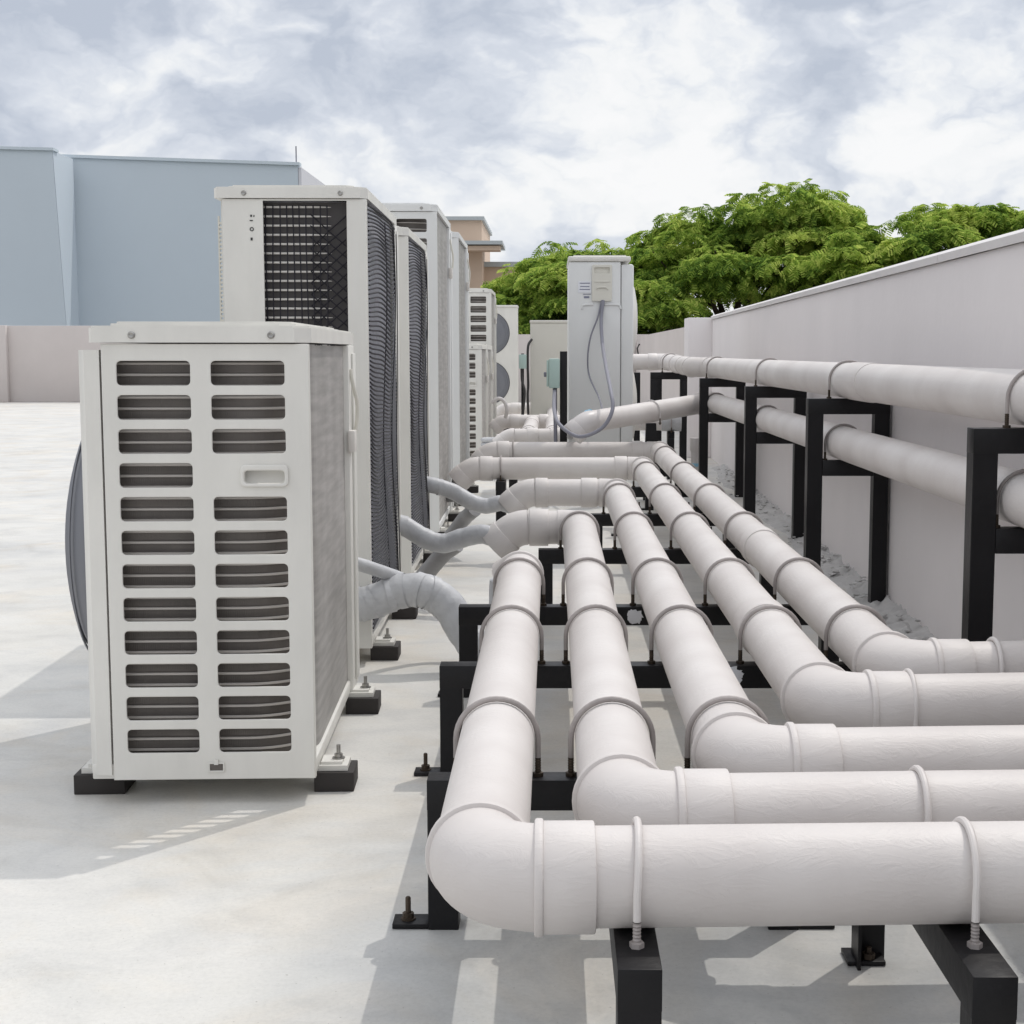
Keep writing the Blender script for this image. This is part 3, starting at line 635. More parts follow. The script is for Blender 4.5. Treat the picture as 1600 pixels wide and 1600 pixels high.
m = MB(); m.tube([e1 - Vector((-0.93, 0.37, 0)).normalized() * 0.002] + p2, UR + 0.002, 36, False); ring(m, p2[-1], (0, 1, 0), UR + 0.006, 0.014); m.build('elbow', 'pipe', t)
e3 = p2[-1]
m = MB(); m.tube([e3, (e3.x, 12.2, UZ + 0.02)], UR, 36, False); m.build('straight_pipe', 'pipe', t)
m = MB(); ring(m, (e3.x, 10.75, UZ + 0.005), (0, 1, 0), UR + 0.004, 0.02); m.sleeve((e3.x, 11.3, UZ + 0.01), (e3.x, 11.45, UZ + 0.012), UR + 0.005); m.build('coupling', 'pipe', t)
p3 = arc((e3.x, 12.2, UZ + 0.02), (0, 1, 0), (-1, 0, 0), 0.09, 12)
m = MB(); m.tube(p3, UR + 0.003, 36, False); ring(m, p3[0], (0, 1, 0), UR + 0.007, 0.016); m.build('elbow', 'pipe', t)
m = MB(); m.tube([p3[-1], (0.2, p3[-1].y, UZ + 0.02)], UR, 36, True); m.build('cross_pipe', 'pipe', t)
m = MB(); m.sleeve((p3[-1].x - 0.07, p3[-1].y, UZ + 0.02), (p3[-1].x, p3[-1].y, UZ + 0.02), UR + 0.006); m.sleeve((0.56, p3[-1].y, UZ + 0.02), (0.66, p3[-1].y, UZ + 0.02), UR + 0.006); m.build('coupling', 'pipe', t)
XJ = e3.x; YJ = p3[-1].y
# frame under the offset
t = thing('wall_frame', 'tall black frame under the offset in the upper wall pipe', 'frame', (0.94, 11.9, 0), 'tall black frames along the wall')
m = MB(); m.box(0.78, 1.07, 11.9, 11.956, 0.71, 0.766, 0.002); m.build('top_bar', 'steel', t)
for px in (0.78, 1.014):
    m = MB(); m.box(px, px + (0.09 if px < 0.9 else 0.056), 11.901, 11.955, 0, 0.71, 0.002); m.build('post', 'steel', t)
ubolt(t, (XJ, 11.93, UZ + 0.017), (0, 1, 0), UR + 0.006, 0.766, mt='ubolt')
t = thing('pipe_stand', 'slim black post under the upper pipe beside the slim unit with cables', 'stand', (0.70, YJ, 0))
m = MB(); m.box(0.67, 0.72, YJ - 0.03, YJ + 0.03, 0, UZ - UR - 0.002, 0.002); m.build('post', 'steel', t)
m = MB(); m.box(0.66, 0.73, YJ - 0.05, YJ + 0.05, 0.001, 0.012); m.build('base_plate', 'steel', t)
# lower pipe with its oblique branch
t = thing('wall_pipe', 'lower white pipe threaded through the black frames, bending off towards the slim unit', 'pipe', (1.06, 6, 0))
m = MB(); m.tube([(lo_x(-1), -1, LZ), (lo_x(9.9), 9.9, LZ)], LR, 48, True); m.build('straight_pipe', 'pipe', t)
m = MB(); m.sleeve((lo_x(9.7), 9.72, LZ), (lo_x(9.9), 9.90, LZ), LR + 0.006); m.build('coupling', 'pipe', t)
A = Vector((lo_x(9.9), 9.95, LZ)); B = Vector((0.235, 8.95, 0.515)); d = (B - A).normalized()
m = MB(); m.lathe([(0, LR + .003)] + [((LR + .003) * math.sin(R(k * 10)), (LR + .003) * math.cos(R(k * 10))) for k in range(1, 18)] + [(0, -LR - .003)], A, (0, 0, 1), 32); m.build('elbow', 'pipe', t)
m = MB(); m.tube([A, B], LR + 0.004, 40, False); m.build('branch_pipe', 'pipe', t)
m = MB(); m.sleeve(A + d * 0.06, A + d * 0.15, LR + 0.009); m.build('coupling', 'pipe', t)
dd = Vector((-0.72, -0.2, -0.66)).normalized(); q = arc(B, d, dd, 0.12, 10)
m = MB(); m.tube(q, LR + 0.0065, 40, False); m.sleeve(q[-1] - dd * 0.004, q[-1] + dd * 0.055, LR + 0.011); m.build('end_elbow', 'pvc', t)
m = MB(); m.tube([B + Vector((-0.03, 0.02, 0.045)), B + Vector((0.0, 0.0, 0.053))], 0.022, 12); o = m.build('glue_stain', 'stain_blue', t)
hose_end = q[-1] + dd * 0.02
k = A + d * ((0.62 - A.x) / d.x)
t = thing('pipe_stand', 'black post holding the sloping branch of the lower wall pipe', 'stand', (k.x, k.y, 0))
m = MB(); m.prism([(-0.045, 0), (0.05, 0), (0.033, k.z - LR - 0.01), (-0.03, k.z - LR - 0.01)], k.y - 0.03, k.y + 0.03, lambda a, c, y: (k.x + a, y, c)); m.build('post', 'steel', t)
ubolt(t, k, d, LR + 0.01, k.z - LR - 0.01, mt='pvc')
# grey and white pipe behind, low
t = thing('wall_pipe', 'short white and grey pipe low behind the sloping branch, beside the slim unit', 'pipe', (0.75, 11, 0))
m = MB(); m.tube([(0.30, 11, 0.415), (0.80, 11, 0.415)], 0.06, 36); m.build('straight_pipe', 'pipe', t)
m = MB(); m.tube([(0.80, 11, 0.415), (0.945, 11, 0.415)], 0.066, 36); m.build('unpainted_sleeve', 'hose', t)
post_stand('small black stand under the short white and grey pipe', 0.87, 11, (1, 0, 0), 0.348, 0.05, 0.066, 0.415)
t = thing('pipe_stub', 'upright white plastic pipe stub with blue glue at its foot, beside the frames', 'pipe', (0.985, 10.3, 0))
m = MB(); m.tube([(0.985, 10.3, 0), (0.985, 10.3, 0.25)], 0.030, 24); m.build('straight_pipe', 'pvc', t)
m = MB(); m.sleeve((0.985, 10.3, 0.25), (0.985, 10.3, 0.34), 0.036, n=24); m.build('cap', 'pvc', t)
m = MB(); m.tube([(0.985, 10.3, 0.145), (0.985, 10.3, 0.168)], 0.0318, 24); m.build('glue_ring', 'stain_blue', t)

# far cluster of pipes between the units
def far_run(label, pts, end45, rings_at=(), r=PR):
    t = thing('pipe_run', label, 'pipe', (pts[0][0], pts[0][1], 0), 'far pipes lying behind the five lagged pipes')
    m = MB(); m.tube(pts, r, 28, True); m.build('straight_pipe', 'pipe', t)
    for p, dr in rings_at:
        m = MB(); m.sleeve(Vector(p) - Vector(dr) * 0.04, Vector(p) + Vector(dr) * 0.04, r + 0.007, n=28); m.build('coupling', 'pipe', t)
    if end45:
        q = arc(pts[0], (-1, 0, 0), (-0.72, 0, -0.69), 0.11, 8); dd = Vector((-0.72, 0, -0.69)).normalized()
        m = MB(); m.tube(q, r + 0.004, 28, False); m.sleeve(q[-1] - dd * 0.004, q[-1] + dd * 0.06, r + 0.009, n=28); m.build('end_elbow', 'pipe', t)
far_run('first of the far pale pipes behind the farthest cross run, with a drooping end', [(-0.27, 11.0, PZ), (0.3, 11.0, PZ)], True, (((-0.14, 11, PZ), (1, 0, 0)), ((0.03, 11, PZ), (1, 0, 0))))
far_run('short pale pipe running between two far cross pipes, nearer the units', [(-0.17, 11.0, PZ + 0.01), (-0.17, 13.4, PZ)], False, (((-0.17, 11.25, PZ + 0.009), (0, 1, 0)), ((-0.17, 12.6, PZ), (0, 1, 0))))
far_run('short pale pipe running between two far cross pipes, beside the isolator post', [(0.01, 11.0, PZ + 0.01), (0.01, 16.4, PZ)], False, (((0.01, 11.25, PZ + 0.009), (0, 1, 0)), ((0.01, 12.6, PZ), (0, 1, 0))))
far_run('second of the far pale cross pipes with a drooping end', [(-0.40, 13.4, PZ), (0.2, 13.4, PZ)], True, (((-0.33, 13.4, PZ), (1, 0, 0)), ((-0.07, 13.4, PZ), (1, 0, 0))))
far_run('farthest pale cross pipe lying in front of the double fan unit', [(-0.48, 16.4, PZ), (0.12, 16.4, PZ)], True, (((-0.40, 16.4, PZ), (1, 0, 0)), ((-0.2, 16.4, PZ), (1, 0, 0))))
t = thing('flexible_conduit', 'coil of grey flexible conduit at the foot of the far small unit', 'hose', (-0.42, 11.3, 0))
m = MB()
for k in range(4): m.tube([(-0.44 + 0.075 * math.cos(a), 11.2 + 0.075 * math.sin(a), 0.17 + 0.035 * k) for a in [R(i * 20) for i in range(19)]], 0.016, 8, False)
m.build('coil', 'hose', t)
m = MB(); m.tube(smooth_path([(-0.52, 13.0, 0.49), (-0.46, 13.0, 0.525), (-0.41, 13.0, 0.50), (-0.385, 13.0, 0.43), (-0.40, 13.05, 0.36)]), 0.016, 10); m.build('loose_end', 'pvc', t)

# ------------------------------------------------------------------ outdoor units
def bolt_mb(x, y, z): return MB().lathe([(0, 0), (0.014, 0), (0.014, 0.003), (0.009, 0.003), (0.009, 0.011), (0.0045, 0.011), (0.0045, 0.030), (0, 0.030)], (x, y, z), (0, 0, 1), 10, False)
def feet(t, W, L):
    for fx, sx in ((0.0, 1), (-W - 0.042, -1)):
        for fy in (0.075, L - 0.17):
            xa, xb = (fx - 0.012, fx + 0.072) if sx > 0 else (fx - 0.062, fx + 0.045)
            m = MB(); m.box(xa, xb, fy, fy + 0.10, 0, 0.042, 0.002); m.build('rubber_mount', 'rubber', t)
            m = MB()
            xa2, xb2 = (xa + 0.001, xb - 0.014) if sx > 0 else (xa + 0.014, xb - 0.001)
            m.prism([(xa2, fy + 0.012), (xb2, fy + 0.012), (xb2, fy + 0.088), (xa2, fy + 0.088)], 0.0425, 0.054)
            m.prism([(xa2 + 0.012, fy + 0.022), (xb2 - 0.012, fy + 0.022), (xb2 - 0.012, fy + 0.078), (xa2 + 0.012, fy + 0.078)], 0.054, 0.060)
            f = m.build('foot', 'ac', t)
            bolt_mb((xa2 + xb2) / 2 + sx * 0.012, fy + 0.05, 0.0595).build('bolt', 'bolt', f)
def coil_path(W, L, y0, xr, rad, x_left, y_end):
    pts = [(x_left, y0)] + [(x_left + (xr - rad - x_left) * k / 6, y0) for k in range(1, 7)]
    for k in range(1, 11):
        a = R(-90 + 9 * k); pts.append((xr - rad + rad * math.cos(a), y0 + rad + rad * math.sin(a)))
    for k in range(1, 9): pts.append((xr, y0 + rad + (y_end - y0 - rad) * k / 8))
    return pts
def coil(t, path, z0, z1, th=0.03, mt='coil'):
    m = MB(); n = len(path); inner = []
    for i, (x, y) in enumerate(path):
        a = path[max(0, i - 1)]; b = path[min(n - 1, i + 1)]; dx, dy = b[0] - a[0], b[1] - a[1]; l = math.hypot(dx, dy)
        inner.append((x - dy / l * th, y + dx / l * th))
    poly = path + inner[::-1]
    for i in range(n - 1):
        for z_pair in ((z0, z1),):
            a, b = path[i], path[i + 1]
            m.add([(a[0], a[1], z0), (b[0], b[1], z0), (b[0], b[1], z1), (a[0], a[1], z1)], [(0, 1, 2, 3)], True)
            a, b = inner[i], inner[i + 1]
            m.add([(a[0], a[1], z0), (b[0], b[1], z0), (b[0], b[1], z1), (a[0], a[1], z1)], [(3, 2, 1, 0)], True)
            m.add([(path[i][0], path[i][1], z1), (path[i + 1][0], path[i + 1][1], z1), (inner[i + 1][0], inner[i + 1][1], z1), (inner[i][0], inner[i][1], z1)], [(0, 1, 2, 3)])
    return m.build('coil', mt, t)
def top_panel(t, W, L, z, H, mt, ch=0.03):
    m = MB()
    def tp(i, z0, z1, c): m.prism([(-W - 0.022 + i, -0.007 + i + 0.006), (-W - 0.016 + i, -0.007 + i), (0.004 - c - i, -0.007 + i), (0.004 - i, -0.007 + c + i), (0.004 - i, L + 0.004 - i), (-W - 0.022 + i, L + 0.004 - i)], z0, z1)
    tp(0, z, H - 0.004, ch); tp(0.004, H - 0.004, H, ch)
    tp(0.035, H - 0.001, H + 0.005, ch); tp(0.045, H + 0.005, H + 0.009, ch)
    o = m.build('top_panel', mt, t)
    for sx in (-W * 0.845, -W * 0.175):
        k = MB(); k.lathe([(0.0075, 0), (0.0075, 0.002), (0.005, 0.0045), (0.0025, 0.003), (0, 0.003)], (sx, -0.007, (z + H) / 2 - 0.002), (0, -1, 0), 14); k.build('screw', 'bolt', o)
def slot_unit(label, H, nrow, loc, rot, mt='ac', handle=3, pitch=0.0685, W=0.412, L=0.93, slot_h=0.049):
    t = thing('outdoor_unit', label, 'air conditioner', loc, 'outdoor air conditioning units in a row', False); t.rotation_euler = (0, 0, rot)
    zp = H - 0.036; z0 = 0.052
    loops = [rect(-W, 0, z0, zp)]
    cols = ((-W + 0.030, -W + 0.176), (-W + 0.217, -W + 0.364))
    for r in range(nrow):
        zt = zp - 0.034 - r * pitch
        for ci, (a, b) in enumerate(cols):
            if ci == 1 and r == handle:
                hz_ = zt - slot_h * 0.55; loops.append(rrect(-W + 0.281, -W + 0.360, hz_ - 0.0135, hz_ + 0.0115, 0.006, 4)); continue
            loops.append(rrect(a, b, zt - slot_h, zt, 0.009, 4))
    m = MB(); m.plate(loops, 0.006, 0.0, 0.0018)
    m.box(-0.006, 0.0005, 0.004, 0.022, z0, zp)
    p = m.build('end_panel', mt, t)
    if handle >= 0:
        k = MB(); hz = zp - 0.034 - abs(handle) * pitch - slot_h * 0.55; hx0, hx1 = -W + 0.272, -W + 0.369
        k.plate([rrect(hx0, hx1, hz - 0.021, hz + 0.024, 0.01, 4), rrect(hx0 + 0.008, hx1 - 0.008, hz - 0.014, hz + 0.012, 0.007, 4)], 0.010, -0.0065, 0.003)
        k.prism([(0.0045, hz - 0.017), (0.010, hz - 0.0125), (0.017, hz - 0.002), (0.021, hz + 0.015), (0.025, hz + 0.015), (0.022, hz - 0.004), (0.013, hz - 0.016), (0.0065, hz - 0.019)], hx0 + 0.006, hx1 - 0.006, lambda a, c, x: (x, a, c)); k.build('handle', mt, p)
    k = MB(); k.plate([rect(-W * 0.53, -W * 0.45, 0.068, 0.088), rect(-W * 0.53 + .003, -W * 0.45 - .003, 0.071, 0.085)], 0.003, -0.0035, 0.0008); k.box(-W * 0.5, -W * 0.48, -0.006, 0, 0.084, 0.094); k.build('latch', mt, p)
    k = MB(); k.box(-W * 0.53 + .0025, -W * 0.45 - .0025, -0.0012, 0.0, 0.0705, 0.0865); k.build('latch_slot', 'coil', p)
    path = coil_path(W, L, 0.042, -0.008, 0.13, -W + 0.012, L - 0.14)
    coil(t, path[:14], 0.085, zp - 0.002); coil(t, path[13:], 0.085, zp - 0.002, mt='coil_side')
    m = MB(); nb = int((zp - 0.09) / (pitch / 3))
    for j in range(nb):
        z = zp - 0.012 - pitch / 3 * (j + 0.2)
        if z < 0.1: break
        out = []
        for i, (x, y) in enumerate(path[:20]):
            dd = 0.006 if i < 7 else (0.006 - 0.0085 * (i - 6) / 10)
            if i < 7: out.append((x, y - dd, z))
            else:
                a = R(-90 + 9 * min(10, i - 6)); out.append((x + math.cos(a) * dd, y + math.sin(a) * dd, z))
        m.tube(out[:14], 0.0029, 6)
    m.build('coil_tubes', 'coil_rib', t)
    # base pan, far corner post, far end, front with fan guard
    m = MB(); m.box(-W - 0.045, -0.001, 0.006, L, z0 + 0.001, 0.084, 0.003); m.build('base_pan', mt, t)
    m = MB(); m.box(-0.03, 0.006, L - 0.145, L, z0, zp, 0.003); m.box(0.006, 0.012, L - 0.08, L - 0.02, z0 + 0.02, zp - 0.02, 0.002); m.build('corner_post', mt, t)
    m = MB(); m.tube(smooth_path([(0.008, L - 0.125, zp - 0.06), (0.014, L - 0.12, zp - 0.10), (0.022, L - 0.10, zp - 0.15), (0.018, L - 0.09, zp - 0.21), (0.01, L - 0.1, zp - 0.24)]), 0.005, 8); cl = m.build('sensor_wire', 'ac_cream', t)
    m = MB(); m.box(0.002, 0.02, L - 0.155, L - 0.10, zp - 0.27, zp - 0.215, 0.003); m.build('wire_clip', 'coil_tube', t)
    m = MB(); m.box(-W + 0.004, -0.03, L - 0.008, L, z0, zp); m.build('rear_panel', mt, t)
    m = MB(); m.box(-W + 0.004, -W + 0.012, 0.05, L - 0.01, 0.085, zp); m.build('inner_wall', 'dark', t)
    m = MB(); m.prism([(-W - 0.004, 0.001), (-W - 0.004, L), (-W - 0.03, L), (-W - 0.052, L - 0.03), (-W - 0.052, 0.03), (-W - 0.035, 0.004)], z0 + 0.01, zp - 0.012); m.build('front_panel', mt, t)
    fans = [0.50] if H < 1.2 else [H * 0.29, H * 0.72]
    for fz in fans:
        m = MB(); m.lathe([(0, 0.122), (0.08, 0.120), (0.17, 0.108), (0.24, 0.086), (0.285, 0.057), (0.308, 0.028), (0.314, 0.0)], (-W - 0.0515, L / 2 - 0.02, fz), (-1, 0, 0), 56)
        for q in range(11): m.lathe([(0.03 + q * 0.025 - 0.004, 0.122 - 0.0016 * q * q / 3.0), (0.03 + q * 0.025, 0.126 - 0.0016 * q * q / 3.0), (0.03 + q * 0.025 + 0.004, 0.1215 - 0.0016 * q * q / 3.0)], (-W - 0.0515, L / 2 - 0.02, fz), (-1, 0, 0), 48)
        m.build('fan_guard', 'guard', t)
    top_panel(t, W, L, zp + 0.0025, H, mt)
    feet(t, W, L)
    return t
U1 = slot_unit('low cream outdoor unit in front, its end panel full of dark slots', 0.981, 12, (-0.489, 3.035, 0), R(2.2))
U4 = slot_unit('tall slotted outdoor unit rising highest behind the two units with black netting', 1.63, 16, (-0.55, 7.30, 0), R(0.5), 'ac_cool', handle=-1, L=1.08, pitch=0.092, slot_h=0.062)
dup(U4, (-0.55, 8.98, 0), R(0.5), 'tall grey outdoor unit showing only its narrow side, before the peach building')
dup(U1, (-0.545, 11.75, 0), R(0), 'small far slotted outdoor unit standing beyond the tall narrow grey unit')
dup(U1, (-0.55, 12.95, 0), R(0), 'small far outdoor unit mostly hidden, last of the low ones')
slot_unit('far tall outdoor unit with small dark slots beside the double fan unit', 1.51, 15, (-0.565, 14.2, 0), 0, 'ac', handle=-1, L=0.95, pitch=0.089, slot_h=0.06)

def coil_unit(label, loc, rot):
    t = thing('outdoor_unit', label, 'air conditioner', loc, 'outdoor air conditioning units in a row', False); t.rotation_euler = (0, 0, rot)
    W, L, H = 0.413, 0.95, 1.400; z0, zp = 0.052, 1.366
    m = MB(); m.plate([rect(-W, 0, z0, zp), rect(-0.296, -0.056, 0.22, zp - 0.005)], 0.006, 0.0, 0.0018)
    m.box(-0.006, 0.0005, 0.004, 0.03, z0, zp)
    p = m.build('end_panel', 'ac', t)
    k = MB()
    for xx, zz, ww, hh in ((-0.330, 1.315, 0.005, 0.006), (-0.330, 1.303, 0.009, 0.003), (-0.330, 1.248, 0.006, 0.008), (-0.322, 1.315, 0.003, 0.005)): k.box(xx - ww / 2, xx + ww / 2, -0.0015, 0.001, zz, zz + hh)
    k.lathe([(0.006, 0), (0.006, 0.001), (0.0035, 0.001), (0.0035, 0)], (-0.329, -0.0005, 1.280), (0, -1, 0), 14); k.build('knockout', 'black_mark', p)
    path = coil_path(W, L, 0.05, -0.012, 0.12, -0.31, L - 0.09)
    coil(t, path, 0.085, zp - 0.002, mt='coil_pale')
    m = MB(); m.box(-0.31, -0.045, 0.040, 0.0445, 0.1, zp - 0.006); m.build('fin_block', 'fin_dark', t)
    m = MB()
    for j in range(46):
        z = zp - 0.02 - 0.0265 * j
        if z < 0.13: break
        m.tube([(-0.305, 0.034, z), (-0.2, 0.034, z), (-0.15, 0.035, z), (-0.125, 0.037, z), (-0.105, 0.041, z)], [0.0034, 0.0034, 0.003, 0.0022, 0.001], 6)
    m.build('coil_tubes', 'coil_tube', t)
    # black plastic net over the coil: upright strands on the end, sagging strands on the side
    m = MB()
    for i in range(10):
        x = -0.292 + i * 0.0195
        m.tube([(x + 0.002 * math.sin(zz * 9 + i), 0.022 + 0.003 * math.sin(zz * 5 + i * 0.4), zz) for zz in [0.1 + 0.05 * k for k in range(26)] if zz < zp], 0.0021, 5)
    for j in range(76):
        z = 0.105 + j * 0.033
        for dz in (0.10, -0.10):
            a = Vector((-0.165, 0.030, z)); b = Vector((-0.052, 0.026, z + dz))
            if min(a.z, b.z) > 0.1 and max(a.z, b.z) < zp - 0.012: m.tube([a, (a + b) / 2 + Vector((0, -0.004, 0.002 * math.sin(j))), b], 0.0019, 4)
    for j in range(104):
        z = 0.10 + j * 0.0125
        if z > zp - 0.015: break
        pts = []
        for k in range(17):
            y = 0.03 + (L - 0.115) * k / 16; s = math.sin(math.pi * k / 16)
            pts.append((0.003 + s * 0.012 * (1 + 0.8 * math.sin(z * 6.3 + 0.7)) + 0.0008 * math.sin(k * 1.3 + j), y, z + 0.050 * min(1, (zp - 0.012 - z) / 0.2) * s * math.sin(z * 4.7 + 1.0) + 0.010 * min(1, (zp - 0.012 - z) / 0.1) * math.sin(y * 11 + z * 5)))
        m.tube(pts, 0.0029, 5)
    for i in (3, 6, 8):
        y = 0.06 + i * 0.098
        m.tube([(0.006 + math.sin(math.pi * i / 9) * 0.012 * (1 + 0.8 * math.sin(zz * 6.3 + 0.7)), y + 0.006 * math.sin(zz * 8 + i), zz) for zz in [0.1 + 0.03 * k for k in range(42)] if zz < zp - 0.01], 0.0018, 4)
    m.build('coil_net', 'net', t)
    m = MB(); m.box(-W - 0.045, -0.001, 0.006, L, z0 + 0.001, 0.084, 0.003); m.build('base_pan', 'ac', t)
    m = MB(); m.box(-0.03, 0.006, L - 0.085, L, z0, zp, 0.003); m.box(0.006, 0.011, L - 0.05, L - 0.015, z0 + 0.02, zp - 0.02, 0.002); m.build('corner_post', 'ac', t)
    m = MB(); m.box(-W + 0.004, -0.03, L - 0.008, L, z0, zp); m.build('rear_panel', 'ac', t)
    m = MB(); m.box(-W + 0.004, -W + 0.012, 0.05, L - 0.01, 0.085, zp); m.build('inner_wall', 'dark', t)
    m = MB(); m.box(-W - 0.005, -W + 0.003, 0.008, L, z0, zp - 0.003); m.build('front_panel', 'ac', t)
    m = MB()
    for j in range(100):
        z = 0.09 + j * 0.0122
        if z > zp - 0.05: break
        m.box(-W - 0.017, -W - 0.005, 0.03, L - 0.05, z, z + 0.0055)
    for y in (0.04, 0.25, 0.47, 0.7, L - 0.06): m.box(-W - 0.0215, -W - 0.017, y, y + 0.006, 0.08, zp - 0.045)
    m.build('fan_guard', 'ac_cream', t)
    top_panel(t, W, L, zp + 0.002, H, 'ac', 0.02)
    feet(t, W, L)
    return t
U2 = coil_unit('tall outdoor unit with a black netted opening, right behind the low slotted unit', (-0.535, 4.40, 0), R(0.8))
dup(U2, (-0.548, 5.80, 0), R(0.6), 'second tall outdoor unit with black netting, showing only its edge and side')

def fan_unit(label, loc, W, D, H, fans, fr, side='ac', mt='ac', zbase=0.0):
    t = thing('outdoor_unit', label, 'air conditioner', loc, None, False)
    m = MB(); m.plate([rect(-W / 2, W / 2, 0.07, H - 0.03)] + [[(fx + fr * math.cos(R(a)), fz + fr * math.sin(R(a))) for a in range(0, 360, 8)] for fx, fz in fans], 0.02, 0, 0.003)
    m.box(-W / 2, -W / 2 + 0.01, 0.02, D, 0.07, H - 0.03); m.box(W / 2 - 0.01, W / 2, 0.02, D, 0.07, H - 0.03); m.box(-W / 2 + .01, W / 2 - .01, D - 0.01, D, 0.07, H - 0.03); m.build('cabinet', mt, t)
    m = MB(); m.box(-W / 2 - 0.006, W / 2 + 0.006, -0.008, D + 0.006, H - 0.029, H, 0.008); m.build('top_panel', mt, t)
    for fx, fz in fans:
        m = MB(); m.lathe([(fr - 0.002, 0.0), (fr * 0.96, -0.018), (fr * 0.7, -0.03), (fr * 0.25, -0.034), (0, -0.034)], (fx, 0.012, fz), (0, 1, 0), 40)
        for q in range(8): m.lathe([(fr * (0.2 + q * 0.1) - 0.003, -0.036 + 0.002 * q), (fr * (0.2 + q * 0.1), -0.040 + 0.002 * q), (fr * (0.2 + q * 0.1) + 0.003, -0.036 + 0.002 * q)], (fx, 0.012, fz), (0, 1, 0), 40)
        m.build('fan_guard', 'guard', t)
    for sx in (-1, 1):
        m = MB(); m.box(sx * W * 0.35 - 0.04, sx * W * 0.35 + 0.04, -0.02, D + 0.02, 0.001, 0.069, 0.003); m.build('foot', 'rubber', t)
    return t
fan_unit('double fan outdoor unit facing the camera with two big dark round guards', (-0.87, 17.5, 0), 0.95, 0.36, 1.46, [(0.13, 1.14), (0.13, 0.57)], 0.255)
fan_unit('cream outdoor unit behind the slim unit with cables, half a fan guard showing', (0.26, 15.2, 0), 0.95, 0.36, 1.24, [(0.21, 0.88)], 0.24, mt='ac_cream')

# slim unit seen from its back with the terminal cover
def slim_unit():
    t = thing('outdoor_unit', 'slim pale outdoor unit with terminal cover and hanging grey cables, in front of the trees', 'air conditioner', (0.104, 9.9, 0))
    x0, x1, y, H, z0 = 0.112, 0.535, 9.9, 1.545, 0.16
    m = MB(); m.box(x0, x1 - 0.085, y, y + 0.9, z0, H - 0.035, 0.010); m.build('cabinet', 'ac_cool', t)
    m = MB(); m.box(x1 - 0.083, x1 + 0.0, y + 0.006, y + 0.9, z0, H - 0.05, 0.016); m.build('front_panel', 'ac_cool', t)
    m = MB(); m.lathe([(0, 0.05), (0.12, 0.047), (0.22, 0.03), (0.28, 0)], (x1 - 0.002, y + 0.46, 1.14), (1, 0, 0), 36); m.lathe([(0, 0.05), (0.12, 0.047), (0.22, 0.03), (0.28, 0)], (x1 - 0.002, y + 0.46, 0.56), (1, 0, 0), 36); m.build('fan_guard', 'ac', t)
    m = MB(); m.box(x0 - 0.006, x1 - 0.02, y - 0.008, y + 0.91, H - 0.034, H, 0.010); m.box(x0 + 0.03, x1 - 0.05, y + 0.02, y + 0.88, H, H + 0.008); m.build('top_panel', 'ac', t)
    m = MB(); m.plate([rrect(0.262, 0.392, 1.255, 1.49, 0.008, 3), rrect(0.278, 0.376, 1.432, 1.472, 0.005, 3)], 0.016, y - 0.0165, 0.003)
    m.box(0.268, 0.386, y - 0.003, y - 0.001, 1.42, 1.48)
    m.box(0.278, 0.376, y - 0.021, y - 0.016, 1.378, 1.384, 0.001); m.tube(smooth_path([(0.292, y - 0.018, 1.33), (0.298, y - 0.02, 1.342), (0.33, y - 0.021, 1.345), (0.358, y - 0.02, 1.342), (0.364, y - 0.018, 1.33)]), 0.005, 8)
    m.build('terminal_cover', 'ac_cream', t)
    m = MB(); m.plate([rrect(0.172, 0.258, 1.31, 1.385, 0.003, 2)], 0.002, y - 0.0025, 0.0004); s = m.build('sticker', 'sticker', t)
    m = MB()
    for zz, a, b in ((1.368, 0.182, 0.25), (1.347, 0.186, 0.246), (1.328, 0.182, 0.25)): m.box(a, b, y - 0.0032, y - 0.0022, zz, zz + 0.006)
    m.box(0.205, 0.255, y - 0.002, y + 0.001, 1.298, 1.303); m.box(0.21, 0.245, y - 0.002, y + 0.001, 1.275, 1.288); k = m.build('print', 'ink', s)
    for a, b in ((0.196, 0.272), (0.345, 0.45)):
        m = MB(); pp = [(a, y - 0.002, 1.205), (a + 0.006, y - 0.002, 1.228), (a + 0.02, y - 0.002, 1.233), (b - 0.02, y - 0.002, 1.233), (b - 0.006, y - 0.002, 1.228), (b, y - 0.002, 1.205)]
        if a < 0.3: pp = pp[:-2] + [(b, y - 0.002, 1.233)]
        else: pp = [(a, y - 0.002, 1.233)] + pp[3:]
        m.tube(pp, 0.007, 8); m.build('raised_rib', 'ac_cool', t)
    for xx in (x0 + 0.04, x1 - 0.14):
        m = MB(); m.box(xx, xx + 0.07, y + 0.02, y + 0.88, 0.0, z0 - 0.001, 0.002); m.build('foot', 'steel', t)
    for pts, r, mt in (
        ([(0.325, y - 0.012, 1.26), (0.30, y - 0.03, 1.15), (0.255, y - 0.05, 1.03), (0.235, y - 0.06, 0.90), (0.245, y - 0.07, 0.77), (0.30, y - 0.3, 0.64), (0.315, y - 0.55, 0.57)], 0.0055, 'cable'),
        ([(0.335, y - 0.012, 1.26), (0.322, y - 0.05, 1.13), (0.325, y - 0.2, 0.98), (0.335, y - 0.6, 0.83), (0.348, y - 1.0, 0.70), (0.354, y - 1.12, 0.59), (0.29, y - 1.15, 0.485), (0.16, y - 1.15, 0.437), (0.05, y - 1.1, 0.50), (0.016, y - 0.8, 0.575), (0.018, y - 0.36, 0.70)], 0.0115, 'cable')):
        m = MB(); m.tube(smooth_path(pts), r, 10); m.build('power_cable', mt, t)
slim_unit()
t = thing('isolator_post', 'black post with a green grey isolator box beside the slim unit', 'switch box', (0.07, 9.55, 0))
m = MB(); m.box(0.052, 0.098, 9.52, 9.57, 0, 0.93, 0.002); m.build('post', 'steel', t)
